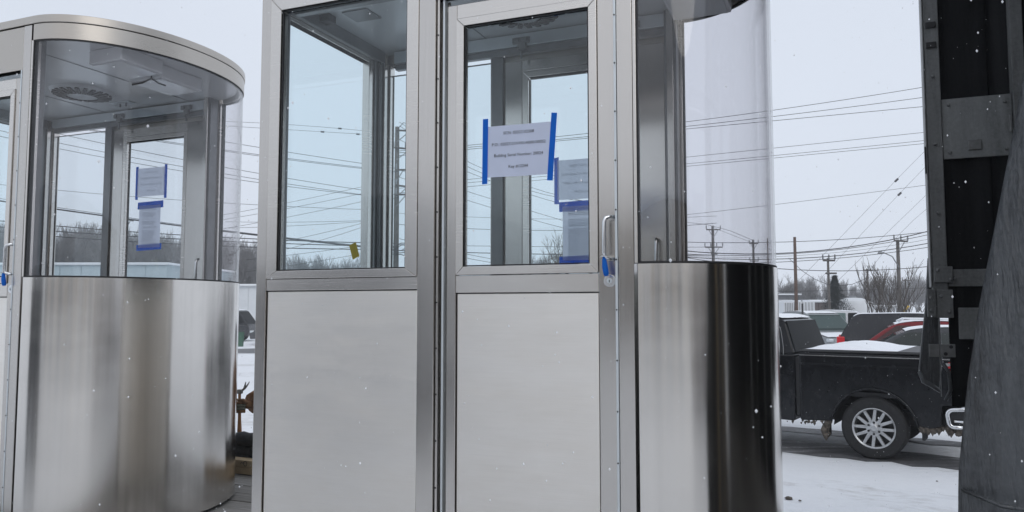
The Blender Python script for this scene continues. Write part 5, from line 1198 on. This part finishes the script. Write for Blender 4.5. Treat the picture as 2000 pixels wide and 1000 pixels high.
# spruce
p = at(1630, 537, 44); spr = thing('spruce_tree', (p.x, 44, 0), 0, 'dark snow dusted spruce beside a utility pole', 'tree')
MB().tube([(0, 0, -0.02), (0, 0, p.z)], [0.09, 0.012], 8).build('trunk', 'bark', spr)
m = MB(); r2 = random.Random(8); Hs = p.z
for i in range(620):
    t = (i + r2.random()) / 620; z = 0.25 + (Hs - 0.25) * t; Rm = 2.1 * (1 - t) ** 1.15 + 0.04; a = i * 2.39996 + r2.uniform(-.3, .3); Rr = Rm * r2.uniform(0.75, 1.12)
    d = Vector((math.cos(a), math.sin(a), -0.28)); sd_ = Vector((-math.sin(a), math.cos(a), 0))
    for k_ in range(7):
        s_ = (k_ + 1) / 7; c = Vector((0, 0, z)) + d * (Rr * s_)
        for sg in (-1, 1):
            w_ = 0.16 * (1.15 - s_) + 0.06; tip = c + sd_ * sg * w_ + d * 0.06 + Vector((0, 0, r2.uniform(-.06, .01)))
            o_ = len(m.v); m.v += [tuple(c - d * 0.03), tuple(c + d * 0.04), tuple(tip)]; m.f.append((o_, o_ + 1, o_ + 2))
me = bpy.data.meshes.new('crown'); me.from_pydata(m.v, [], m.f); me.materials.append(M['spruce']); o = bpy.data.objects.new('crown', me); C.objects.link(o); o.parent = spr

# ------------------------------------------------------------------ poles and wires
def pole(px, py_top, Y, r, label, arms, mat='polewood', lean=0.0, name='utility_pole', base_px=None):
    p = at(px, py_top, Y); t = thing(name, (p.x, Y, 0), 0, label, 'utility pole', 'utility poles'); hgt_ = p.z
    bxp = 0.0 if base_px is None else at(base_px, 600, Y).x - p.x
    MB().tube([(bxp, 0, -0.05), (bxp * 0.5, 0, hgt_ * 0.5), (0, 0, hgt_)], [r * 1.15, r, r * 0.8], 10).build('shaft', mat, t, smooth=True)
    for (py, l, rr_, tilt, nins) in arms:
        z = at(px, py, Y).z; m = MB(); ca = MB()
        m.tube([(l, -r - 0.05, z + tilt * l), (rr_, -r - 0.05, z + tilt * rr_)], 0.05, 4).build('cross_arm', mat, t)
        for s_ in (l, rr_):
            if abs(s_) > 0.4: MB().tube([(s_ * 0.62, -r - 0.04, z + tilt * s_ * .62 - 0.05), (0, -r - 0.01, z - 0.62)], 0.024, 4).build('brace', 'galv', t)
        for i in range(nins):
            xi = lerp(l, rr_, i / max(1, nins - 1)); zi = z + tilt * xi
            MB().lathe([(0.02, 0.04), (0.055, 0.09), (0.03, 0.14), (0.06, 0.18), (0.03, 0.24), (0.05, 0.28), (0.02, 0.34), (0.001, 0.35)], 10, 'z', (xi, -r - 0.05, zi)).build('insulator', 'galv', t, smooth=True)
    return t
big = pole(776, 248, 40, 0.14, 'tall weathered utility pole with stepped cross arms seen through the near booth', [(256, -0.05, 1.05, -0.05, 0), (290, -0.15, 1.1, -0.10, 3), (333, 0, 0.55, 0, 2), (363, 0, 0.9, -0.12, 2), (381, 0, 0.8, 0, 2)])
zt_ = at(763, 248, 40).z
MB().lathe([(0.001, 0.0), (0.09, 0.02), (0.09, 0.18), (0.05, 0.24), (0.001, 0.25)], 12, 'z', (0.62, -0.2, zt_ - 0.15)).build('arrester', 'galv', big, smooth=True)
MB().tube([(0.10, -0.2, zt_ - 0.1), (0.35, -0.2, zt_ + 0.18), (0.62, -0.2, zt_ + 0.12), (0.95, -0.2, zt_ + 0.0), (1.05, -0.2, zt_ - 0.45)], 0.016, 6).build('jumper_wire', 'wire', big)
MB().lathe([(0.001, -0.25), (0.07, -0.2), (0.07, 0.15), (0.05, 0.22), (0.001, 0.25)], 12, 'x', (1.28, -0.2, zt_ - 0.50)).build('cutout', 'galv', big, smooth=True)
MB().tube([(0.42, -0.2, zt_ - 1.25), (0.75, -0.2, zt_ - 0.65)], 0.014, 5).build('jumper_wire', 'wire', big)
for i in range(5):
    z = at(763, 486 + 3 * i, 40).z; rr2 = random.Random(i)
    MB().tube([(-0.2, -0.2, z), (0.3, -0.28, z + rr2.uniform(-.1, .35)), (0.9, -0.28, z + rr2.uniform(-.25, .4)), (1.4, -0.25, z + rr2.uniform(-.3, .1)), (2.2, -0.2, z - 0.15)], 0.022, 5).build('splice_cable', 'wire', big, smooth=True)
pole(247, 420, 38, 0.12, 'leaning pole stub seen past the notices on the left booth door', [(428, -0.3, 0.45, -0.2, 0)], base_px=238)
pole(1392, 442, 60, 0.13, 'double armed utility pole seen through the curved glass', [(449, -0.55, 0.55, 0, 3), (483, -0.68, 0.70, 0, 4), (496, -0.2, 0.3, 0, 0)])
pole(1471, 468, 72, 0.12, 'smaller utility pole with one high arm behind the curved glass', [(476, -0.42, 0.42, 0, 3), (510, -0.4, 0.4, 0, 2)])
pole(1499, 465, 62, 0.06, 'thin bare pole near the edge of the curved glass', [], 'polebrown')
pole(1552, 463, 34, 0.075, 'plain brown pole without arms right of the curved booth end', [], 'polebrown')
pole(1617, 504, 42, 0.075, 'utility pole standing against the dark spruce', [(509, -0.33, 0.33, 0, 3), (534, -0.2, 0.4, 0, 0)])
pole(1753, 468, 44, 0.11, 'utility pole with a street lamp arm above the bare tree', [(471, -0.28, 0.5, -0.06, 3)])
pole(1694, 525, 55, 0.085, 'utility pole partly behind the bare upright tree', [(528, -0.35, 0.35, 0, 3)])
pole(1768, 545, 80, 0.10, 'hazy distant utility pole beside the tarp frame', [(548, -0.4, 0.5, 0, 3)])
pole(1566, 584, 50, 0.05, 'short pale lamp post over the white box trailers', [], 'galv')
pole(1567, 593, 30, 0.045, 'short dark post above the snow covered white car', [], 'dark')
a = at(1753, 503, 44); lm = thing('street_lamp', a, 0, 'curved arm street lamp fixed to the pole above the bare tree', 'street lamp')
MB().tube([(0, -0.15, -0.6), (-0.4, -0.2, 0.05), (-0.95, -0.25, 0.28)], 0.03, 6).build('lamp_arm', 'galv', lm, smooth=True)
MB().lathe([(0.001, 0.10), (0.09, 0.08), (0.16, -0.04), (0.13, -0.08), (0.001, -0.09)], 14, 'z', (-1.1, -0.25, 0.26)).build('lamp_head', 'galv', lm, smooth=True)
a = at(1760, 613, 33); b_ = at(1775, 598, 33); gg = MB().tube([(0, 0, 0), tuple((b_ - a) * 1.0)], 0.045, 8).build('guy_wire_guard', 'yellowpipe'); gg.location = a
gg.location = a + (a - b_).normalized() * 0; tag(gg, 'yellow plastic guard on a guy wire by the bare tree', 'guard')
# reach the ground: extend the guard down its own line
dirv = (a - b_).normalized(); tlen = a.z / max(0.05, -dirv.z); MB_g = MB().tube([tuple(dirv * tlen), (0, 0, 0)], 0.014, 5).build('guy_wire', 'wire', gg)

def quad3(p1, p2, p3, x):
    (x1, y1), (x2, y2), (x3, y3) = p1, p2, p3
    return y1 * (x - x2) * (x - x3) / ((x1 - x2) * (x1 - x3)) + y2 * (x - x1) * (x - x3) / ((x2 - x1) * (x2 - x3)) + y3 * (x - x1) * (x - x2) / ((x3 - x1) * (x3 - x2))
WIRES = 0; ORD = {}
def wire(pts, x0, x1, Y, r, label, group, dY=0.0):
    """a hung cable: parabola through three surveyed points in its own vertical plane"""
    global WIRES; WIRES += 1
    if len(pts) == 2: pts = [pts[0], ((pts[0][0] + pts[1][0]) / 2, (pts[0][1] + pts[1][1]) / 2 + 0.6), pts[1]]
    n = max(6, int(abs(x1 - x0) / 45)); P = []
    for i in range(n + 1):
        x = lerp(x0, x1, i / n); P.append(at(x, quad3(*pts, x), Y + dY * (i / n)))
    c = P[0].copy(); o = MB().tube([p - c for p in P], r, 5).build('power_line', 'wire'); o.location = c
    ORD[group] = ORD.get(group, 0) + 1; k_ = ORD[group]
    if label.startswith('#'): label = ('topmost', 'second', 'third', 'fourth', 'fifth', 'sixth', 'seventh', 'eighth', 'ninth')[k_ - 1] + label[1:]
    return tag(o, label, 'power line', group)
lab = '# of six thin power lines sloping down rightwards through the left booth'
for q in ([(320, 256), (494, 286), (706, 319)], [(128, 245), (494, 300.5), (706, 327)], [(131, 247), (494, 303), (706, 329)], [(86, 255), (354, 311), (706, 371)], [(79, 272), (354, 325), (706, 380)], [(79, 283), (354, 334), (706, 381)]):
    wire(q, -260, 772, 40, 0.014, lab, 'upper left power lines')
lab = '# of the two high faint lines with dark spacers in the end window'
for q in ([(557, 243), (640, 249), (707, 255)], [(557, 253), (640, 258), (707, 262)]): wire(q, 300, 775, 40, 0.010, lab, 'high faint lines')
for px, py in ((664, 251), (630, 257.5), (699, 262)):
    c = at(px, py, 39.97); o = MB().tube([(-0.09, 0, 0.006), (0.09, 0, -0.006)], 0.045, 8).build('line_spacer', 'wire'); o.location = c; tag(o, 'small dark spacer on a high faint power line in the end window', 'spacer', 'line spacers')
wire([(75, 368), (209, 380), (354, 391)], -200, 775, 41, 0.012, 'single thin line at mid height through the left booth', 'mid line')
wire([(72, 403), (207, 422), (551, 465)], -260, 720, 30, 0.030, 'thick sagging cable crossing both booths above the wood', 'communication cables')
wire([(72, 399), (207, 419), (551, 463)], -260, 700, 30, 0.010, 'thin messenger wire just above the thick sagging cable', 'communication cables')
lab = '# of the three dark low cables above the wood at the left'
for q in ([(71, 438), (353, 459), (704, 474)], [(71, 449), (353, 467), (704, 480)], [(71, 459), (353, 477), (704, 487)]): wire(q, -260, 775, 31, 0.019, lab, 'low cables')
lab = '# of the thin wires rising rightwards in the near booth end window'
for q, x0, x1 in (([(552, 398), (706, 365)], 380, 775), ([(552, 409), (707, 378)], 380, 775), ([(552, 426), (706, 394)], 380, 775), ([(552, 434), (704, 431)], 440, 775), ([(552, 442), (704, 433)], 440, 775), ([(586, 465), (704, 437)], 520, 775), ([(624, 470), (704, 445)], 560, 775), ([(551, 500), (704, 480)], 480, 775), ([(551, 521), (704, 496)], 480, 775)):
    wire(q, x0, x1, 42, 0.011, lab, 'rising wires')
lab = '# line of the top group of three rising to the right across the sky'
for q in ([(900, 285), (1340, 238), (1805, 170)], [(900, 289), (1340, 247), (1805, 190)], [(900, 293), (1340, 252), (1805, 208)]): wire(q, 780, 2150, 40, 0.015, lab, 'top right power lines')
lab = '# line of the lower group of three thin lines rising to the right'
for q in ([(900, 352), (1340, 307), (1810, 258)], [(900, 358), (1340, 320), (1810, 274)], [(900, 366), (1340, 325), (1810, 280)]): wire(q, 775, 2150, 40, 0.012, lab, 'second right lines')
lab = '# of the thin lines sloping down rightwards behind the near booth door'
for q in ([(900, 309), (984, 347), (1080, 379)], [(900, 319), (984, 356), (1081, 384)], [(900, 330), (984, 363), (1097, 398)], [(900, 370), (984, 396), (1097, 430)], [(900, 387), (984, 413), (1099, 445)], [(900, 494), (984, 510), (1097, 527)], [(900, 502), (984, 517), (1097, 533)]): wire(q, 780, 1160, 40, 0.012, lab, 'falling wires behind the door')
lab = '# of the four level cables behind the near booth door'
for q, r in (([(900, 423), (984, 426), (1097, 428)], 0.009), ([(900, 446), (984, 449), (1099, 450)], 0.013), ([(900, 480), (984, 481), (1099, 482)], 0.012), ([(900, 493), (984, 495), (1099, 497)], 0.022)): wire(q, 775, 1400, 40, r, lab, 'level cables behind the door')
wire([(1344, 419), (1518, 399), (1812, 361)], 1150, 2150, 44, 0.011, 'lone faint line rising to the right at mid height', 'lone right line')
lab = '# of the four steep faint lines beside the tarp frame, counted from left'
for (q, bl_) in (([(1580, 527), (1674, 430), (1810, 291)], (1751, 352)), ([(1620, 525), (1708, 430), (1812, 321)], (1757, 379)), ([(1640, 545), (1758, 430), (1816, 374)], (1813, 376)), ([(1712, 510), (1784, 430), (1817, 402)], None)):
    wire(q, q[0][0] - 20, q[2][0] + 60, 46, 0.008, lab, 'steep lines')
    if bl_:
        c = at(*bl_, 45.97); o = MB().tube([(-0.09, 0, -0.085), (0.09, 0, 0.085)], 0.065, 8).build('line_spacer', 'wire'); o.location = c; tag(o, 'small dark spacer on a steep line by the tarp frame', 'spacer', 'line spacers on the right')
lab = '# dark cable of the low group sagging above the parking lot at right'
for q, r in (([(1522, 473), (1620, 469), (1820, 452)], 0.015), ([(1522, 495), (1655, 483), (1820, 450)], 0.024), ([(1522, 497), (1655, 485.5), (1820, 457)], 0.015), ([(1522, 501), (1655, 491), (1820, 466)], 0.008), ([(1522, 506), (1617, 501), (1820, 474)], 0.020), ([(1522, 512), (1617, 506), (1820, 482)], 0.015), ([(1522, 525), (1660, 529), (1820, 520)], 0.018)):
    wire(q, 1180, 2150, 38, r, lab, 'low right cables')
wire([(1345, 434), (1392, 441), (1470, 469)], 1200, 1471, 60, 0.016, 'wire drooping from the double armed pole behind the curved glass', 'drooping wires')
wire([(1400, 447), (1430, 459), (1470, 474)], 1392, 1471, 62, 0.012, 'second wire drooping from the double armed pole behind the curved glass', 'drooping wires')
wire([(1520, 480), (1555, 519), (1677, 551)], 1540, 1690, 40, 0.014, 'wire falling to the right past the plain brown pole', 'falling right wire')
wire([(1525, 569), (1600, 568), (1692, 566)], 1480, 1840, 46, 0.014, 'level wire low across the far trees', 'low level wire')

# ------------------------------------------------------------------ falling snow
m = MB(); r2 = random.Random(99)
OCT = [(1, 0, 0), (-1, 0, 0), (0, 1, 0), (0, -1, 0), (0, 0, 1), (0, 0, -1)]; OF = [(0, 2, 4), (2, 1, 4), (1, 3, 4), (3, 0, 4), (2, 0, 5), (1, 2, 5), (3, 1, 5), (0, 3, 5)]
for i in range(6500):
    Y = 1.0 + 13 * r2.random() ** 0.8; x = r2.uniform(-0.72, 0.72) * Y; z = EYE + r2.uniform(-0.34, 0.46) * Y
    if z < 0.05: continue
    P = Vector((x, Y, z)); uu, vv = (P - P0).dot(U), (P - P0).dot(V)
    if -0.1 < vv < 1.5 and (-1.45 < uu < 1.0 or -5 < uu < -2.35) and z < 3.7: continue      # not inside a booth
    rr = 0.0008 + 0.0022 * r2.random() ** 2.5 * (1.6 if r2.random() < 0.06 else 1)
    m.add([(x + rr * a, Y + rr * b_, z + rr * c * 1.25) for a, b_, c in OCT], OF)
me = bpy.data.meshes.new('falling_snow'); me.from_pydata(m.v, [], m.f); me.materials.append(M['flake']); o = bpy.data.objects.new('falling_snow', me); C.objects.link(o)
tag(o, 'small white snowflakes drifting in the air', 'snow', kind='stuff')

# ------------------------------------------------------------------ haze of falling snow
hz = MB().box(-190, 190, -60, 170, -1.0, 16.0)
hm = bpy.data.materials.new('snowy_air'); hm.use_nodes = True; hm.node_tree.nodes.clear()
ho = hm.node_tree.nodes.new('ShaderNodeOutputMaterial'); hv = hm.node_tree.nodes.new('ShaderNodeVolumePrincipled')
hv.inputs['Color'].default_value = (0.93, 0.95, 0.98, 1); hv.inputs['Density'].default_value = 0.0016
hm.node_tree.links.new(hv.outputs[0], ho.inputs['Volume'])
o = hz.build('haze', hm); tag(o, kind='stuff')
